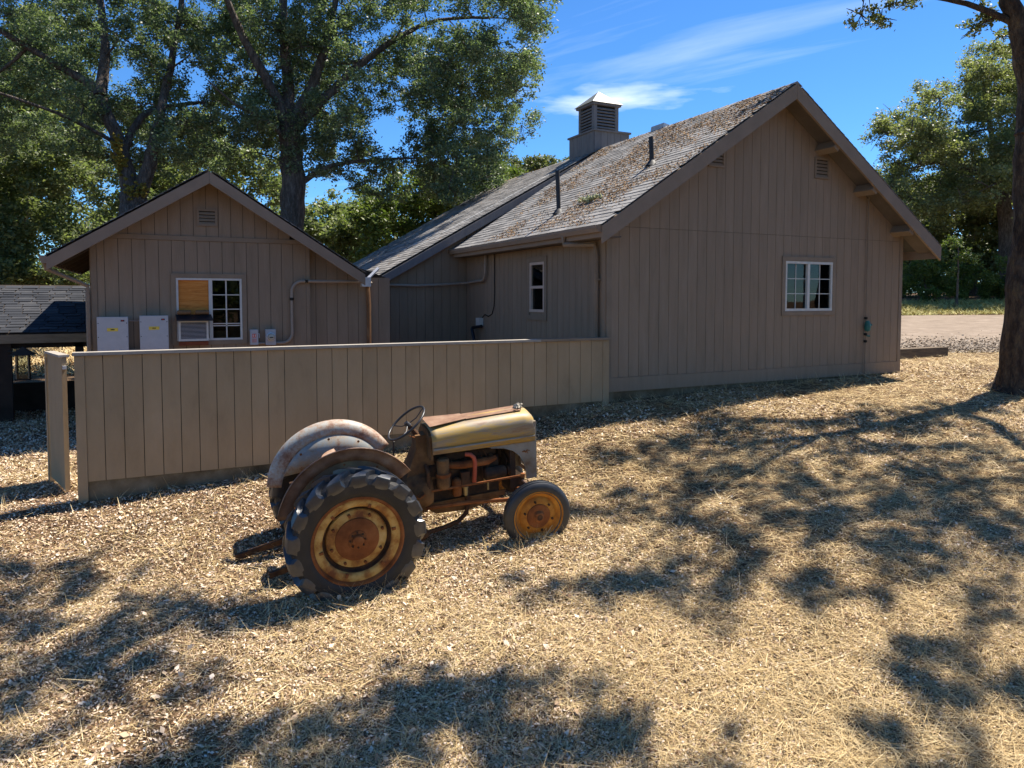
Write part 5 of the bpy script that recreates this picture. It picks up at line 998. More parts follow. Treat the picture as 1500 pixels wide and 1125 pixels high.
'NR':[(11.6,9.8,10.3,0.34),(12.1,9.5,10.7,0.33),(12.9,9.1,11.1,0.43),(13.1,9.3,10.9,0.45),(11.7,8.6,10.3,0.39),(12.7,8.5,10.9,0.37),(13.1,8.7,10.5,0.32),(13.4,8.3,10.7,0.27),(10.4,8.8,10.1,0.4),(10.9,8.7,10.6,0.29),(11.1,8.6,10.0,0.42),(11.8,8.4,10.7,0.44),(10.9,8.3,10.4,0.43),(11.1,7.8,10.3,0.27),(11.9,7.7,10.8,0.42),(12.2,7.2,10.6,0.46),(9.4,7.8,10.0,0.35),(10.3,7.9,10.4,0.41),(11.0,7.5,10.7,0.45),(11.1,7.1,10.0,0.29),(9.0,7.8,9.8,0.35),(9.1,7.8,9.7,0.27),(9.8,7.4,9.9,0.43),(10.1,7.2,9.7,0.35),(11.1,7.5,10.4,0.43),(11.3,6.8,9.9,0.39),(11.8,6.7,9.9,0.32),(12.5,6.8,10.4,0.27),(12.0,8.0,10.4,0.29),(12.7,7.8,10.8,0.34),(13.0,7.3,10.3,0.34),(13.5,7.1,10.2,0.26),(11.2,6.3,10.2,0.37),(11.7,6.2,10.5,0.41),(12.3,5.8,10.7,0.28),(13.0,5.9,10.9,0.38),(10.2,6.8,10.0,0.39),(10.5,6.4,10.2,0.38),(11.2,6.3,10.4,0.27),(11.6,6.1,10.6,0.31),(10.2,6.3,10.7,0.29),(10.3,6.1,9.7,0.42),(11.3,5.8,10.6,0.35),(11.7,5.7,10.5,0.28),(12.5,6.8,11.0,0.3),(12.7,6.4,10.1,0.4),(13.1,6.1,10.1,0.29),(13.6,6.0,10.2,0.28),(13.8,6.6,10.9,0.31),(13.8,6.4,10.2,0.45),(14.6,6.4,10.8,0.32),(14.8,6.1,10.6,0.39),(14.8,7.6,10.5,0.32),(15.7,7.0,10.7,0.27),(16.4,6.8,11.2,0.33),(16.5,6.4,10.3,0.44),(14.5,8.1,10.4,0.35),(15.6,7.8,11.2,0.35),(16.0,7.6,11.1,0.46),(16.1,7.4,10.3,0.41),(12.3,5.5,10.3,0.26),(12.5,5.4,10.2,0.28),(13.4,4.8,10.7,0.38),(13.3,4.8,9.9,0.43),(11.4,5.0,10.2,0.44),(12.1,5.0,10.7,0.27),(12.3,4.4,10.0,0.35),(13.0,4.3,10.6,0.44),(10.7,5.5,10.5,0.29),(11.4,5.0,10.6,0.27),(11.8,5.3,10.5,0.31),(12.2,4.3,9.9,0.37),(9.1,6.3,10.3,0.39),(9.2,6.0,9.8,0.34),(9.7,5.6,9.9,0.27),(10.4,5.8,10.2,0.3),(8.9,6.0,9.5,0.4),(9.7,5.5,10.5,0.36),(10.3,5.8,10.4,0.34),(10.6,5.2,10.1,0.4),(8.4,6.6,10.0,0.35),(8.9,6.3,10.1,0.38),(9.5,6.1,10.3,0.35),(10.0,5.9,10.1,0.27),(10.4,5.1,10.3,0.29),(11.1,4.2,10.7,0.31),(11.2,4.2,9.9,0.28),(11.6,3.7,9.5,0.44),(13.8,8.4,10.8,0.42),(13.8,8.3,10.3,0.41),(14.4,8.3,10.6,0.34),(14.9,7.6,10.8,0.33),(13.2,6.4,10.0,0.39),(13.7,5.8,9.9,0.33),(14.5,5.7,10.3,0.3),(15.2,5.8,10.7,0.35),(11.6,6.6,10.3,0.3),(11.7,6.6,9.8,0.38),(12.4,6.1,10.2,0.39),(13.0,6.0,10.3,0.32),(12.0,6.0,10.0,0.29),(12.8,5.8,10.7,0.31),(13.4,5.7,10.8,0.42),(13.7,5.6,10.7,0.33),(13.6,7.7,10.6,0.33),(13.7,7.4,10.4,0.4),(14.5,7.3,11.0,0.31),(15.0,7.4,10.7,0.37),(15.7,8.6,10.7,0.3),(16.2,8.2,10.7,0.31),(16.8,8.0,10.7,0.28),(17.5,7.8,11.2,0.28),(16.5,8.1,10.4,0.44),(17.1,8.0,11.0,0.32),(17.8,7.8,11.3,0.46),(18.2,7.5,11.1,0.42),(14.8,6.7,10.7,0.38),(15.1,6.5,10.4,0.3),(15.5,6.3,10.2,0.28),(16.0,6.0,10.5,0.39),(12.4,6.1,10.2,0.33),(13.1,6.2,10.1,0.38),(13.6,5.8,10.3,0.32),(14.6,5.6,10.9,0.39),(12.6,5.3,10.3,0.43),(12.7,5.2,9.9,0.39),(13.4,5.0,10.2,0.45),(14.2,4.6,10.8,0.31),(13.3,7.3,10.3,0.27),(14.0,7.1,10.7,0.3),(14.6,7.0,10.9,0.41),(14.6,6.8,10.2,0.43),(10.9,4.8,10.2,0.28),(11.5,4.4,10.6,0.31),(11.6,4.4,9.8,0.3),(12.6,3.8,10.5,0.31),(11.4,5.3,10.0,0.44),(11.7,5.1,10.0,0.33),(12.6,4.8,10.6,0.45),(13.0,5.1,10.8,0.45),(11.5,6.0,10.5,0.26),(11.8,6.0,10.5,0.33),(11.9,5.3,9.9,0.32),(12.7,5.3,10.2,0.34),(10.6,6.7,10.4,0.36),(11.2,6.5,10.4,0.33),(11.8,6.1,10.6,0.37),(12.2,5.8,10.2,0.41),(11.7,7.7,10.9,0.36),(11.5,7.4,9.9,0.27),(12.5,7.2,10.7,0.27),(12.8,7.1,10.3,0.31),(11.4,8.8,10.1,0.31),(11.9,8.5,10.3,0.39),(12.2,8.2,10.0,0.41),(13.1,7.9,10.7,0.39)],
'OH':[(3.4,9.2,9.3,0.36),(3.5,8.6,8.8,0.32),(3.8,8.6,8.6,0.25),(3.4,9.1,8.8,0.33),(3.7,8.9,8.5,0.34),(4.6,8.6,9.5,0.32),(3.1,8.0,8.2,0.3),(4.1,7.4,9.1,0.37),(4.2,7.2,8.4,0.4),(4.2,7.9,9.3,0.42),(4.1,7.7,8.3,0.27),(5.0,7.6,8.8,0.37),(4.6,7.6,9.4,0.38),(4.6,7.7,8.4,0.3),(5.5,7.4,9.2,0.41),(3.9,7.4,9.3,0.32),(4.2,7.1,8.8,0.27),(4.7,7.0,8.7,0.27),(4.3,8.0,8.4,0.34),(5.0,7.4,8.6,0.25),(5.7,7.2,9.0,0.38),(3.5,7.5,8.9,0.3),(4.0,6.9,9.1,0.36),(4.6,6.8,9.1,0.27),(4.1,7.1,8.6,0.42),(4.6,6.9,8.5,0.24),(4.9,6.5,8.6,0.35),(3.7,6.5,8.8,0.25),(4.0,6.4,8.6,0.29),(4.4,5.7,8.2,0.41),(4.7,5.7,8.1,0.3),(5.0,5.6,8.1,0.25),(5.9,5.6,8.7,0.35),(5.1,5.8,8.6,0.39),(5.9,5.5,8.9,0.3),(6.4,5.3,8.7,0.33),(5.7,5.7,9.1,0.3),(5.8,5.2,8.2,0.27),(6.4,5.5,8.5,0.34),(6.0,5.7,8.4,0.37),(6.6,5.7,9.0,0.39),(6.9,5.4,8.4,0.38),(6.0,5.3,8.4,0.28),(6.7,4.9,8.7,0.33),(7.0,4.7,8.3,0.37),(6.5,5.6,8.8,0.37),(6.9,5.2,8.6,0.3),(7.5,4.9,8.8,0.4),(6.6,5.2,8.6,0.27),(7.3,4.8,8.9,0.31),(7.4,4.6,8.5,0.3),(6.6,5.2,8.4,0.4),(7.2,4.3,8.3,0.33),(8.0,4.2,9.0,0.3),(5.7,5.1,8.6,0.33),(6.4,5.1,9.0,0.28),(6.9,4.7,8.9,0.35),(8.6,3.8,8.4,0.26),(9.4,3.9,8.8,0.3),(10.0,3.6,8.8,0.38),(9.4,4.0,8.7,0.42),(9.9,3.4,8.8,0.24),(10.6,3.3,9.0,0.33),(9.1,3.5,9.2,0.4),(9.6,3.7,8.9,0.38),(10.1,3.0,8.6,0.36),(4.8,5.6,8.7,0.3),(5.2,5.3,8.7,0.4),(5.3,5.1,8.2,0.4),(2.8,8.4,8.5,0.31),(3.4,8.2,8.7,0.37),(4.0,8.4,8.9,0.29)],
'NRv':[(11.4,8.9,8.1,0.36),(11.4,8.5,7.9,0.3),(11.5,8.3,8.1,0.37),(11.3,8.7,8.5,0.37),(12.3,8.7,8.6,0.34),(13.6,8.0,8.2,0.42),(13.4,8.1,7.9,0.3),(13.9,7.9,7.8,0.4),(13.5,8.1,8.6,0.32),(13.0,8.2,8.7,0.35)],
'B1':[(-5.1,40.7,7.1,1.54),(-5.5,43.8,6.5,1.65),(-6.8,41.4,9.3,1.23),(-5.5,36.6,9.2,1.49),(-8.2,41.9,4.3,1.39),(-4.7,43.4,10.7,1.75),(-3.7,38.7,3.7,1.26),(-7.6,43.4,7.2,1.23),(-6.2,43.6,7.9,1.65),(-6.5,37.0,4.0,1.77),(-7.7,44.5,3.4,1.3),(-6.5,38.1,7.2,1.76),(-6.4,40.9,10.5,1.59),(-7.3,40.9,8.4,1.32),(-4.0,37.1,8.1,1.75),(-7.3,45.1,9.3,1.39),(-5.6,39.7,5.1,1.24),(-4.5,43.9,8.9,1.58),(-4.6,37.2,4.1,1.26),(-6.8,38.3,3.3,1.2),(-3.5,35.4,3.7,1.44),(-5.6,42.0,11.2,1.57),(-3.6,39.6,6.1,1.59),(-7.3,38.2,5.5,1.73),(-6.3,38.0,9.2,1.26),(-3.5,37.4,6.2,1.3),(-9.3,46.5,9.0,1.74),(-3.1,38.1,9.5,1.42),(-3.6,36.5,9.9,1.23),(-9.0,46.5,5.5,1.67),(-8.4,46.0,4.2,1.49),(-6.3,44.1,9.5,1.39),(-6.8,43.1,3.6,1.28),(-7.8,40.5,5.3,1.27),(-4.7,40.6,3.9,1.34),(-7.8,44.0,8.5,1.32),(-8.4,45.6,8.1,1.37),(-7.1,45.1,8.0,1.23),(-7.9,39.1,4.2,1.52),(-4.9,38.8,9.0,1.68)],
'B2':[(-5.7,51.2,18.8,2.12),(-5.0,51.0,14.1,2.35),(-9.1,56.3,11.7,2.53),(-4.2,53.5,15.8,2.24),(-10.8,56.0,13.7,2.37),(-7.7,59.1,16.8,1.92),(-9.9,52.4,14.1,2.57),(-5.4,57.3,17.9,2.16),(-6.1,54.7,15.1,2.24),(-8.1,55.9,16.7,2.06),(-10.6,59.6,19.9,2.54),(-7.0,57.7,21.1,1.99),(-9.8,55.6,18.2,2.17),(-4.7,57.0,12.7,2.02),(-10.8,53.4,16.7,2.29),(-11.3,60.1,12.3,2.4),(-11.2,59.5,16.8,2.07),(-12.6,61.5,15.3,2.22),(-10.4,57.8,13.0,1.96),(-9.2,58.6,14.5,1.99),(-9.4,53.4,11.0,2.29),(-7.3,51.3,15.7,2.44),(-7.5,51.8,13.5,2.07),(-7.2,54.8,19.7,2.04),(-11.5,61.1,17.8,2.04),(-5.2,50.7,16.7,2.38)],
'B3':[(9.0,34.6,5.2,1.26),(9.5,36.4,6.3,1.23),(8.2,39.8,6.7,1.46),(9.6,37.6,5.8,1.39),(6.4,36.4,6.3,1.29),(8.3,36.2,5.1,1.43),(10.2,38.3,6.7,1.44),(9.5,35.1,7.1,1.41),(8.1,37.1,7.5,1.37),(7.2,40.7,6.3,1.1),(9.1,33.7,6.8,1.21),(7.5,36.8,6.1,1.25),(6.2,37.5,6.8,1.27),(7.9,34.2,6.3,1.33),(6.0,35.1,6.6,1.37),(7.0,35.3,5.7,1.46),(10.0,37.5,7.9,1.53),(9.2,39.6,5.6,1.52)],
'B4':[(14.6,31.8,8.1,1.67),(10.0,29.9,5.9,1.26),(12.5,31.8,7.0,1.17),(9.7,29.9,7.7,1.6),(13.4,30.0,6.9,1.4),(12.7,28.8,8.6,1.16),(10.5,31.1,7.3,1.57),(11.3,33.8,7.1,1.67),(14.0,31.3,6.7,1.25),(11.9,29.8,6.3,1.6),(11.5,30.2,8.5,1.41),(9.9,33.8,6.7,1.11),(11.9,32.1,8.1,1.17),(14.1,33.1,7.4,1.36),(10.9,32.3,5.5,1.61),(12.4,33.9,5.9,1.68),(11.0,28.9,7.4,1.18),(14.5,30.3,8.6,1.1),(13.7,28.7,7.7,1.61),(8.7,31.9,7.1,1.34),(13.5,29.7,8.6,1.19),(8.0,29.7,6.5,1.15),(11.7,28.0,7.2,1.23),(12.6,32.0,8.9,1.1),(8.5,29.3,5.3,1.51),(9.5,31.6,5.2,1.23)],
'B5':[(41.4,76.2,18.9,2.01),(43.2,73.5,17.1,1.81),(41.9,70.9,15.2,1.57),(39.2,73.5,15.4,1.9),(37.4,72.8,15.7,2.11),(39.9,69.9,17.3,2.12),(38.0,71.9,17.9,1.67),(40.8,75.7,16.1,1.77),(43.8,76.2,16.0,2.05),(41.6,69.6,17.8,1.54),(42.5,71.6,17.3,1.9),(39.7,77.3,18.9,2.03)],
'B6':[(62.4,37.5,6.6,2.23),(66.7,37.7,4.2,2.54),(55.0,38.5,4.1,2.36),(67.0,38.1,6.9,2.93),(71.3,35.9,6.1,3.0),(59.9,33.5,5.2,2.27),(58.2,34.6,9.7,2.86),(57.4,35.2,12.5,2.44),(66.6,39.8,11.6,3.17),(58.7,38.7,11.4,3.11),(65.4,38.8,9.3,2.55),(54.8,36.9,8.5,2.57),(69.6,34.1,11.2,3.11),(61.7,33.2,11.9,2.59),(55.9,39.6,8.0,2.67),(55.8,39.7,11.9,2.45),(58.5,40.2,5.9,2.9),(62.2,32.1,5.0,2.87),(57.2,37.9,6.5,2.71),(66.7,32.7,7.8,2.46),(60.1,34.0,7.7,2.7),(62.0,39.9,9.3,2.88),(62.5,40.8,4.8,2.98),(61.5,39.3,13.0,3.11),(66.7,34.4,10.5,3.2),(73.6,36.8,11.9,2.31),(61.0,43.0,6.2,3.04),(63.8,40.1,7.5,2.61),(69.9,35.6,9.0,2.61),(58.6,36.1,6.4,2.22)],
'B7':[(5.0,47.6,12.4,1.5),(3.9,40.9,10.7,1.61),(1.5,46.0,10.4,2.18),(2.9,50.8,13.2,2.17),(-0.4,46.0,9.3,1.55),(3.0,45.0,8.2,1.77),(2.3,43.8,11.4,1.55),(1.5,48.0,11.5,1.66),(-0.4,45.4,12.3,2.06),(-4.1,46.4,10.9,2.08),(3.8,44.8,10.3,1.55),(7.4,49.2,10.2,1.7),(-3.1,53.9,8.6,1.62),(2.4,42.4,7.8,1.6),(-2.0,46.4,7.3,1.51),(0.2,53.3,10.4,1.95),(-0.1,48.3,10.8,1.53),(5.3,41.9,9.9,1.99),(6.8,47.7,9.9,1.61),(-1.4,43.8,7.8,2.17),(4.0,49.2,8.7,1.55),(-1.6,48.5,9.0,2.17),(3.7,47.4,9.3,1.6),(-4.1,53.8,13.2,1.52),(2.4,48.7,13.8,1.86),(-4.7,54.6,11.9,2.0)],
'B9':[(-8.9,42.0,4.3,1.66),(-8.9,42.2,10.3,1.21),(-8.0,40.6,7.8,1.78),(-10.0,40.3,4.7,1.52),(-6.2,37.7,3.4,1.75),(-8.0,43.0,5.9,1.48),(-7.3,38.2,9.4,1.31),(-7.7,39.6,5.7,1.77),(-10.7,43.7,5.5,1.73),(-6.8,39.6,8.4,1.5),(-6.3,43.2,7.4,1.75),(-5.5,37.9,5.5,1.55),(-9.2,38.1,3.8,1.31),(-8.3,38.6,4.5,1.35),(-10.9,45.2,5.7,1.55),(-6.8,38.0,6.2,1.57),(-9.6,38.4,8.4,1.31),(-9.4,40.0,6.9,1.23),(-9.6,41.7,8.3,1.73),(-6.2,42.0,4.6,1.74),(-9.6,38.9,7.0,1.31),(-7.5,42.8,4.5,1.45),(-6.7,40.2,3.7,1.27),(-8.2,43.5,7.3,1.4)],
'B8':[(26.8,58.6,11.6,1.85),(26.2,54.9,13.8,1.91),(28.0,56.0,13.1,1.78),(28.1,59.2,13.7,1.82),(27.1,55.8,11.2,1.6),(26.7,58.3,13.5,1.7),(25.4,58.5,12.3,1.54),(24.8,57.0,12.2,1.83),(28.8,59.4,12.2,1.76),(25.0,55.4,11.1,2.05)],
}

def leaves_for(clusters, dens, L, npr, flat=.8, sub=14, sig=.15):
    out = []
    for x, y, z, r in clusters:
        n = int(dens*r*r); sc = npr.normal(0, 1, (sub, 3)); sc /= np.linalg.norm(sc, axis=1, keepdims=True)
        sc *= (npr.random((sub, 1))**.5)*r*.92; sc[:, 2] *= flat
        k = npr.integers(0, sub, n); p = sc[k] + npr.normal(0, r*sig, (n, 3))*np.array([1, 1, .75])
        out.append(p + np.array([x, y, z]))
    P = np.concatenate(out); Ls = npr.uniform(.6, 1.25, len(P))*L
    return leaf_quads(P, Ls, npr, .75, aspect=.62)
def tree(name, label, limbs, clusters, dens, L, leaf, bark, seed, group=None, moss=None, twig_r=.03, drop=None, cat='tree', subb=True, minr=.012, sub=14, sig=.15):
    rg = random.Random(seed); npr = np.random.default_rng(seed)
    base = limbs[0][0][0]
    t = empty(name, label, cat, base, group=group); t.location = base
    B = Vector(base); mb = MB(); nodes = []
    for pts, r0, r1, ns in limbs:
        P = [Vector(p) for p in pts]; Q = []; n = len(P)
        for i in range(n-1):        # smooth
            p0, p1, p2, p3 = P[max(i-1,0)], P[i], P[i+1], P[min(i+2,n-1)]
            for k in range(5):
                u = k/5; Q.append(.5*((2*p1)+(-p0+p2)*u+(2*p0-5*p1+4*p2-p3)*u*u+(-p0+3*p1-3*p2+p3)*u**3))
        Q.append(P[-1]); m = len(Q)
        Q = [q + Vector((rg.uniform(-1,1), rg.uniform(-1,1), rg.uniform(-.3,.3)))*r0*.12 for q in Q]
        rad = [r0 + (r1-r0)*(i/(m-1))**.8 for i in range(m)]
        if pts is limbs[0][0]: rad[0] *= 1.5; rad[1] *= 1.22; rad[2] *= 1.06
        mb.tube([q-B for q in Q], rad, ns, jit=.10, rng=rg)
        nodes += list(zip(Q[2:], rad[2:]))
    for x, y, z, r in clusters:
        c = Vector((x, y, z)); q, qr = min(nodes, key=lambda n_: (n_[0]-c).length + .6*max(0, n_[0].z-c.z))
        d = (c-q).length
        if d < .2: continue
        mid = q.lerp(c, .5) + Vector((rg.uniform(-1,1), rg.uniform(-1,1), rg.uniform(-.2,.8)))*d*.12
        r0 = min(qr*.75, max(twig_r, .016*d+.012))
        seg = [q, q.lerp(mid, .55)+Vector((rg.uniform(-.1,.1),)*3)*d*.3, mid, mid.lerp(c, .6)+Vector((rg.uniform(-.1,.1), rg.uniform(-.1,.1), .05))*d*.3, c]
        mb.tube([s_-B for s_ in seg], [r0, r0*.8, r0*.62, r0*.45, minr], 5, jit=.1, rng=rg)
        nodes += [(seg[2], r0*.62), (seg[3], r0*.45)]
        if subb:
            for k in range(5):
                e = c + Vector((rg.gauss(0,1), rg.gauss(0,1), rg.gauss(0,.7))).normalized()*r*.85
                m2 = c.lerp(e, .5) + Vector((rg.uniform(-.12,.12), rg.uniform(-.12,.12), rg.uniform(0,.15)))*r
                mb.tube([c-B, m2-B, e-B], [minr*1.1, minr*.8, minr*.35], 4, cap=False)
    mb.build('trunk', bark, t, 60)
    Qd = leaves_for(clusters, dens, L, npr, sub=sub, sig=sig) - np.array(base)
    quads('crown', Qd, leaf, t)
    if moss:
        for k, (p, s_) in enumerate(moss): lump('moss_clump', Vector(p)-B, s_, M['goldmoss'], t, k+2, 60, .06)
    return t
T1b = (-.70, 23.75, gz(-.7, 23.75)-.05)
tree('oak_tree', 'forked oak with golden moss in its crotch behind the small outbuilding', [
    ([T1b, (-.72, 23.75, 3.0), (-.68, 23.75, 5.4), (-.66, 23.75, 6.0)], .42, .36, 12),
    ([(-.66, 23.75, 5.7), (-.95, 23.9, 7.4), (-1.25, 24.0, 8.3), (-1.56, 24.2, 9.1), (-2.5, 24.4, 9.7), (-4.2, 24.0, 10.6)], .25, .07, 10),
    ([(-.6, 23.7, 5.7), (-.2, 23.5, 7.0), (.0, 23.46, 7.9), (.43, 24.3, 10.0), (.9, 24.8, 13)], .24, .07, 10),
    ([(-1.45, 24.1, 8.9), (-1.3, 24.7, 10.6), (-1.6, 25.5, 13.5)], .2, .06, 8),
    ([(-.9, 23.9, 7.3), (-.4, 24.2, 8.4), (.3, 25.0, 9.0), (1.4, 25.5, 9.4)], .14, .05, 7),
    ([(-1.0, 23.9, 7.5), (-2.2, 23.2, 8.0), (-3.6, 22.5, 8.3), (-5.2, 22.8, 8.8)], .07, .02, 7)],
    CL['T1'], 1450, .095, M['leaf1'], M['bark'], 11, sub=15, sig=.125, moss=[((-.55, 23.35, 6.15), (.16,.08,.14)), ((-1.05, 23.55, 7.35), (.08,.06,.16)), ((-.95, 23.6, 6.9), (.06,.05,.14))])
T2b = (3.72, 22.7, gz(3.72, 22.7)-.05)
tree('oak_tree', 'tall oak with one long limb reaching over the house roof', [
    ([T2b, (3.7, 22.7, 3.0), (3.72, 22.7, 5.7), (3.70, 22.72, 7.2), (3.67, 22.73, 8.4)], .43, .32, 12),
    ([(3.68, 22.72, 8.1), (3.6, 22.75, 9.6), (3.5, 22.8, 12.0), (3.3, 22.9, 15)], .23, .08, 10),
    ([(3.70, 22.7, 8.0), (4.27, 22.65, 8.74), (5.0, 22.6, 9.55), (5.8, 22.75, 10.4), (7.0, 22.7, 11.4), (8.4, 22.6, 12.2), (10.2, 22.3, 12.5)], .20, .04, 10),
    ([(3.67, 22.72, 8.2), (4.3, 22.4, 9.6), (4.73, 22.2, 10.9), (5.2, 22.2, 13.5)], .22, .07, 9),
    ([(3.68, 22.72, 8.0), (3.1, 22.5, 9.3), (2.3, 22.3, 10.6), (1.6, 22.0, 12.2)], .22, .07, 9),
    ([(3.66, 22.7, 7.7), (2.9, 22.0, 8.2), (2.0, 21.4, 8.4), (1.3, 21.2, 8.9)], .10, .02, 8),
    ([(3.75, 22.65, 6.4), (4.75, 22.5, 7.1), (6.4, 22.4, 7.45), (8.0, 22.2, 7.6)], .11, .02, 8)],
    CL['T2'], 1450, .095, M['leaf1'], M['bark'], 12, sub=15, sig=.125)
NRb = (14.1, 7.54, gz(14.1, 7.54)-.08)
tree('oak_tree', 'dark mossy oak trunk standing in the straw beside the drive', [
    ([NRb, (14.12, 7.50, 2.9), (14.17, 7.48, 4.3), (14.1, 7.5, 5.8), (14.1, 7.55, 6.75), (13.72, 7.57, 8.0), (13.2, 7.8, 9.4), (12.6, 8.2, 10.6)], .34, .09, 14),
    ([(13.95, 7.5, 5.9), (14.6, 7.0, 7.2), (15.0, 6.2, 9.4)], .18, .08, 9),
    ([(13.72, 7.6, 7.9), (13.0, 8.0, 8.25), (12.3, 8.5, 8.45), (11.4, 9.1, 8.5)], .07, .02, 7),
    ([(12.9, 7.8, 9.2), (11.0, 7.2, 10.2), (9.6, 6.6, 10.4)], .065, .02, 8),
    ([(13.1, 7.7, 8.8), (13.4, 6.2, 10.0), (13.0, 4.8, 10.4), (11.5, 4.0, 10.3)], .065, .02, 8)],
    CL['NR'] + CL['NRv'], 2300, .07, M['leaf2'], M['bark_moss'], 13, sub=7, sig=.16)
OHb = (7.2, -3.2, gz(7.2, -3.2)-.05)
tree('oak_tree', 'spreading oak whose limbs shade the foreground', [
    ([OHb, (7.2, -3.1, 3.0), (7.1, -2.6, 5.0)], .36, .26, 10),
    ([(7.1, -2.7, 4.8), (6.6, -.6, 7.4), (6.2, 2.0, 8.8), (5.6, 4.6, 9.2), (4.6, 7.0, 9.1)], .13, .02, 8),
    ([(7.0, -2.4, 5.2), (8.2, -.4, 7.4), (9.2, 2.4, 8.8)], .10, .02, 8),
    ([(6.8, -1.4, 6.6), (5.2, .6, 8.2), (4.2, 3.0, 9.0)], .08, .02, 8)],
    CL['OH'], 2500, .07, M['leaf2'], M['bark_moss'], 14, sub=7, sig=.17)
ROb = (55.6, 30.5, gz(55.6, 30.5)-.1)
tree('oak_tree', 'broad olive-green oak with curving limbs across the gravel drive', [
    ([ROb, (55.4, 30.6, 6.5), (55.05, 30.8, 10.3)], .70, .45, 11),
    ([(55.1, 30.7, 9.0), (53.5, 31.0, 11.6), (51.3, 31.5, 12.35), (49.4, 31.9, 12.6), (47.5, 32.3, 12.4)], .34, .10, 8),
    ([(55.0, 30.8, 10.1), (55.6, 30.5, 14.4), (56.1, 30.3, 18.6)], .38, .12, 8),
    ([(55.0, 30.8, 10.0), (54.2, 31.2, 14.4), (53.5, 31.6, 18.6)], .30, .10, 8)],
    CL['RO'], 600, .19, M['leaf6'], M['bark'], 15, minr=.03)
def bg_tree(key, label, leaf, dens, L, seed):
    c = np.array(CL[key]); x, y = float(c[:, 0].mean()), float(c[:, 1].mean()); zt = float(c[:, 2].max()); b = (x, y, gz(x, y)-.1)
    zm = b[2] + (float(c[:, 2].mean())-b[2])*.5
    tree('background_tree', label, [([b, (x+.2, y, zm), (x-.1, y+.2, float(c[:, 2].mean()))], .38, .2, 8), ([(x, y, zm), (x+.8, y+.3, zt-1)], .18, .06, 6)], CL[key], dens, L, leaf, M['bark'], seed, 'trees beyond the buildings', subb=False, minr=.03)
bg_tree('B1', 'sunlit green tree directly above the open shed roof', M['leaf4'], 900, .19, 21)
bg_tree('B2', 'tall hazy green tree rising behind the shed trees', M['leaf4'], 420, .26, 22)
bg_tree('B3', 'pale grey-green tree low between the outbuilding roof and oak', M['leaf4'], 900, .19, 23)
bg_tree('B4', 'bright yellow-green tree behind the rear roof ridge', M['leaf3'], 900, .18, 24)
bg_tree('B5', 'dark treetop just showing left of the cupola', M['leaf2'], 500, .32, 25)
bg_tree('B6', 'shadowy wooded mass behind the oak across the drive', M['leaf2'], 330, .36, 26)
bg_tree('B7', 'green tree filling the gap behind the forked oak', M['leaf4'], 480, .24, 27)
bg_tree('B8', 'distant dark tree beyond the end of the roof ridge', M['leaf2'], 480, .3, 28)
bg_tree('B9', 'grey-green tree at the far end of the open shed', M['leaf4'], 800, .19, 29)
# trees across the yard behind the viewer, seen only as reflections in the panes
for q, (x, y, h, lab) in enumerate(((-6, -13, 9, 'oak at the yard edge reflected in the outbuilding panes'), (4, -16, 10, 'wide oak at the yard edge reflected in the gable window'), (15, -14, 9, 'oak at the yard edge below the drive'), (-15, -6, 8, 'oak on the low side of the yard'))):
    rg = random.Random(60+q); z = gz(x, y)
    cs = [(x+rg.gauss(0, 2.4), y+rg.gauss(0, 2.0), z+rg.uniform(1.8, h), rg.uniform(1.0, 1.7)) for i in range(34)]
    tree('oak_tree', lab, [([(x, y, z-.1), (x+.2, y, z+2.5), (x, y+.2, z+h*.7)], .35, .15, 8)], cs, 160, .30, M['leaf4'], M['bark'], 70+q, subb=False, minr=.03)
# shrubs along the bank
rg = random.Random(31); k = 0
names = ['dark leafy shrub touching the house corner beyond the drive', 'yellow-tipped shrub beyond the drive next to the dark one', 'dense low shrub midway along the grassy bank', 'dark rounded shrub behind the thin sapling', 'pale leafy shrub at the foot of the broad oak', 'shrub behind the mossy oak trunk on the bank']
for lat, D, h in ((25.2, 47, 2.6), (27.6, 47.5, 3.0), (30.2, 48, 2.6), (32.2, 47.5, 2.7), (33.8, 46.8, 2.2), (37, 48, 3.0)):
    X, Y = D*SX+lat*CX, D*CX-lat*SX; z = gz(X, Y)
    cs = []
    for q in range(9): cs.append((X+rg.gauss(0, .9), Y+rg.gauss(0, .6), z+rg.uniform(.5, h), rg.uniform(.65, 1.0)))
    tree('shrub', names[k], [([(X, Y, z-.05), (X+.1, Y, z+.6), (X, Y+.1, z+1.3)], .07, .04, 6)], cs, 1500, .14, M['leaf5'] if k % 2 == 0 else M['leaf3'], M['bark'], 40+k, 'shrubs along the bank', subb=False, cat='shrub', minr=.015); k += 1
X, Y = 43*SX+26.9*CX, 43*CX-26.9*SX; z = gz(X, Y)
tree('sapling', 'thin sapling standing on the grassy bank beyond the drive', [([(X, Y, z-.05), (X+.05, Y, z+1.8), (X, Y, z+3.6)], .09, .03, 6)], [(X+rg.gauss(0,.5), Y+rg.gauss(0,.5), z+rg.uniform(2.2,4.2), .5) for q in range(7)], 900, .13, M['leaf3'], M['bark'], 55, cat='tree', subb=False)

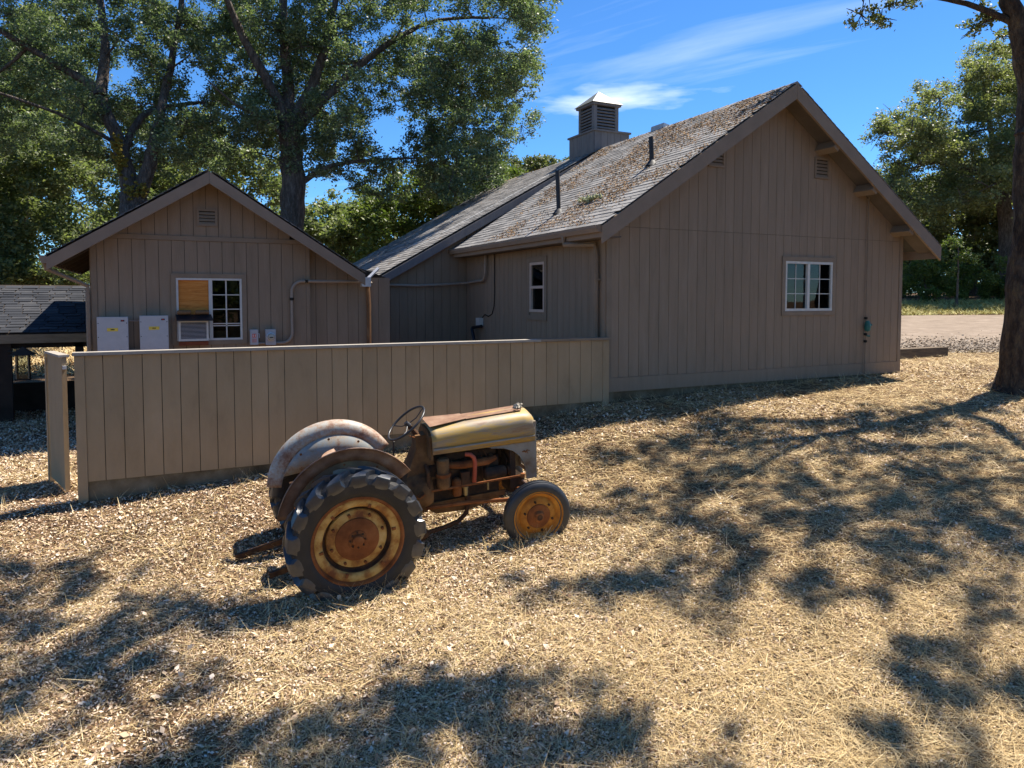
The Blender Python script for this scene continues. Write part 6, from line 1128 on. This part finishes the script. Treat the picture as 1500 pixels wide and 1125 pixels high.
# ================================================================ GROUND COVER
npr = np.random.default_rng(77)
def wedge(n, D0, D1, p, lo=-.80, hi=.80):
    """points on the ground inside the seen wedge, denser nearby"""
    u = npr.random(n); D = D0*(D1/D0)**(u**p); l = D*npr.uniform(lo, hi, n)
    return D*SX + l*CX, D*CX - l*SX
def clear(X, Y):
    """outside buildings"""
    ok = ~((X > 6.35) & (X < 13.75) & (Y > 9.5)); ok &= ~((Y > 9.45) & (X > -.9))
    ok |= (X > 13.75)
    return ok
def field(X, Y): return np.sin(.9*X+1.3*Y)+np.sin(1.7*X-.8*Y+1)+.6*np.sin(3.1*X+2.2*Y+2)+.5*np.sin(5.2*X-4.4*Y)
X, Y = wedge(420000, 3.6, 17, 1.0); ok = clear(X, Y); X, Y = X[ok], Y[ok]
lw = 1/(1+np.exp((X-3.6+.4*field(X, Y))*.8)) *.75 + .26 + .24*field(X*.8, Y*.8)       # leaves lie thick on the left, thin to the right
ok = npr.random(len(X)) < lw; X, Y = X[ok], Y[ok]
P = np.stack([X, Y, ground_z(X, Y) + npr.uniform(.004, .022, len(X))], 1); Dd = X*SX+Y*CX
lit = quads('leaf_litter', leaf_quads(P, (.010+.032*npr.random(len(P))**1.9)*np.clip(Dd/6.5, .9, 1.8), npr, .5, aspect=.5), M['litter']); tag(lit, 'fallen brown oak leaves covering the yard', kind='stuff')
X, Y = wedge(420000, 3.6, 20, 1.0); ok = clear(X, Y); X, Y = X[ok], Y[ok]
sw = .22 + .62/(1+np.exp(-(X-2.4+.5*field(X, Y))*.9)) + .10*field(X*1.3+2, Y*1.3)
ok = npr.random(len(X)) < sw; X, Y = X[ok], Y[ok]; n = len(X)
def blades(X, Y, ln, wd, lay, npr):
    n = len(X); z = ground_z(X, Y); a = npr.uniform(0, 2*np.pi, n); e = np.abs(npr.normal(lay, .22, n)); e = np.clip(e, .02, 1.45)
    d = np.stack([np.cos(a)*np.cos(e), np.sin(a)*np.cos(e), np.sin(e)], 1); s_ = np.stack([-np.sin(a), np.cos(a), np.zeros(n)], 1)*wd[:, None]/2
    s_ += npr.normal(0, .2, (n, 3))*wd[:, None]
    b = np.stack([X, Y, z + npr.uniform(.0, .015, n)], 1); m_ = b + d*ln[:, None]*.55; t = b + d*ln[:, None]; t[:, 2] -= ln*.10*np.cos(e); t[:, 2] = np.maximum(t[:, 2], z+.004)
    return np.stack([b - s_, b + s_, t + s_*.3, t - s_*.3], 1)
Dd = X*SX+Y*CX
g1 = quads('dry_grass', blades(X, Y, npr.uniform(.06, .26, n), npr.uniform(.0016, .0038, n)*np.clip(Dd/6, 1, 2.4), .12, npr), M['straw']); tag(g1, 'flattened pale straw and dry grass', kind='stuff')
n = 30000; D = 19.3 + np.abs(npr.normal(0, 2.2, n)); l = npr.uniform(8, 26, n); X, Y = D*SX+l*CX, D*CX-l*SX
gv = quads('loose_gravel', leaf_quads(np.stack([X, Y, ground_z(X, Y)+.022], 1), npr.uniform(.03, .09, n), npr, .4, aspect=.9), mat('loose_stone', [(0, (.12,.09,.065)), (.5, (.27,.215,.16)), (1, (.42,.36,.29))], isl=.9, rough=.9)); tag(gv, 'loose gravel along the drive edge', kind='stuff')
X, Y = wedge(2800, 3.8, 13, 1.0); ok = clear(X, Y); X, Y = X[ok], Y[ok]; n = len(X)
g5 = quads('long_straw', blades(X, Y, npr.uniform(.18, .45, n), npr.uniform(.0025, .0045, n), .05, npr), M['straw']); tag(g5, 'long single straw stems lying on the litter', kind='stuff')
X, Y = wedge(1200, 3.8, 12, 1.0, -.8, .3); ok = clear(X, Y); X, Y = X[ok], Y[ok]; n = len(X)
g6 = quads('large_leaves', leaf_quads(np.stack([X, Y, ground_z(X, Y)+.022], 1), npr.uniform(.05, .085, n), npr, .55, aspect=.5), M['litter']); tag(g6, 'larger curled brown oak leaves on the litter', kind='stuff')
# upright tufts: along walls, wheels and scattered
cs = []
for k in range(260):
    x, y = (float(q[0]) for q in wedge(1, 4, 14, 1)); 
    if clear(np.array([x]), np.array([y]))[0]: cs.append((x, y, 22, .10))
for k in range(46): cs.append((TRX + npr.normal(.0, .55), TRY-.78 + npr.normal(0, .10), 16, .07))
for k in range(16): cs.append((TRX+1.8 + npr.normal(0, .25), TRY-.78 + npr.normal(0, .06), 14, .06))
for k in range(60): cs.append((npr.uniform(6.5, 13.7), 9.50 - abs(npr.normal(0, .06)), 14, .06))
for k in range(40): cs.append((npr.uniform(-.8, 6.3), 9.42 - abs(npr.normal(0, .05)), 8, .05))
xs = np.concatenate([npr.normal(c[0], c[3], c[2]) for c in cs]); ys = np.concatenate([npr.normal(c[1], c[3], c[2]) for c in cs])
ok = clear(xs, ys); xs, ys = xs[ok], ys[ok]
g2 = quads('grass_tufts', blades(xs, ys, npr.uniform(.06, .22, len(xs)), npr.uniform(.002, .0045, len(xs)), .75, npr), M['straw']); tag(g2, 'upright dry grass tufts', kind='stuff')
# grass on the bank beyond the drive and in the field behind the shed
n = 26000; D = npr.uniform(38.6, 47, n); l = npr.uniform(20, 44, n)
g3 = quads('bank_grass', blades(D*SX+l*CX, D*CX-l*SX, npr.uniform(.15, .45, n), npr.uniform(.02, .045, n), .45, npr), M['greengrass']); tag(g3, 'green and yellow grass on the roadside bank', kind='stuff')
n = 16000; D = npr.uniform(22, 60, n); l = D*npr.uniform(-.78, -.54, n)
g4 = quads('field_grass', blades(D*SX+l*CX, D*CX-l*SX, npr.uniform(.15, .4, n), npr.uniform(.02, .05, n), .6, npr), M['straw']); tag(g4, 'dry golden grass in the field behind the shed', kind='stuff')
# fallen twigs
rg = random.Random(9)
for k in range(10):
    D = rg.uniform(4.2, 9); l = D*rg.uniform(-.68, .68); x, y = D*SX+l*CX, D*CX-l*SX
    if y > 9.2 or (abs(y-TRY) < 1 and -.7 < x-TRX < 2.3): continue
    a = rg.uniform(0, 6.28); ln_ = rg.uniform(.2, .55); pts = []
    for q in range(5):
        u = q/4-.5; px, py = x+math.cos(a)*ln_*u+rg.uniform(-.02,.02), y+math.sin(a)*ln_*u+rg.uniform(-.02,.02); pts.append((px, py, gz(px, py)+.012+rg.uniform(0,.008)))
    o = MB().tube(pts, [.007,.006,.005,.004,.002], 5).build('fallen_twig', M['timber']); tag(o, 'thin bare twig lying among the fallen leaves', 'twig', 'twigs on the ground')
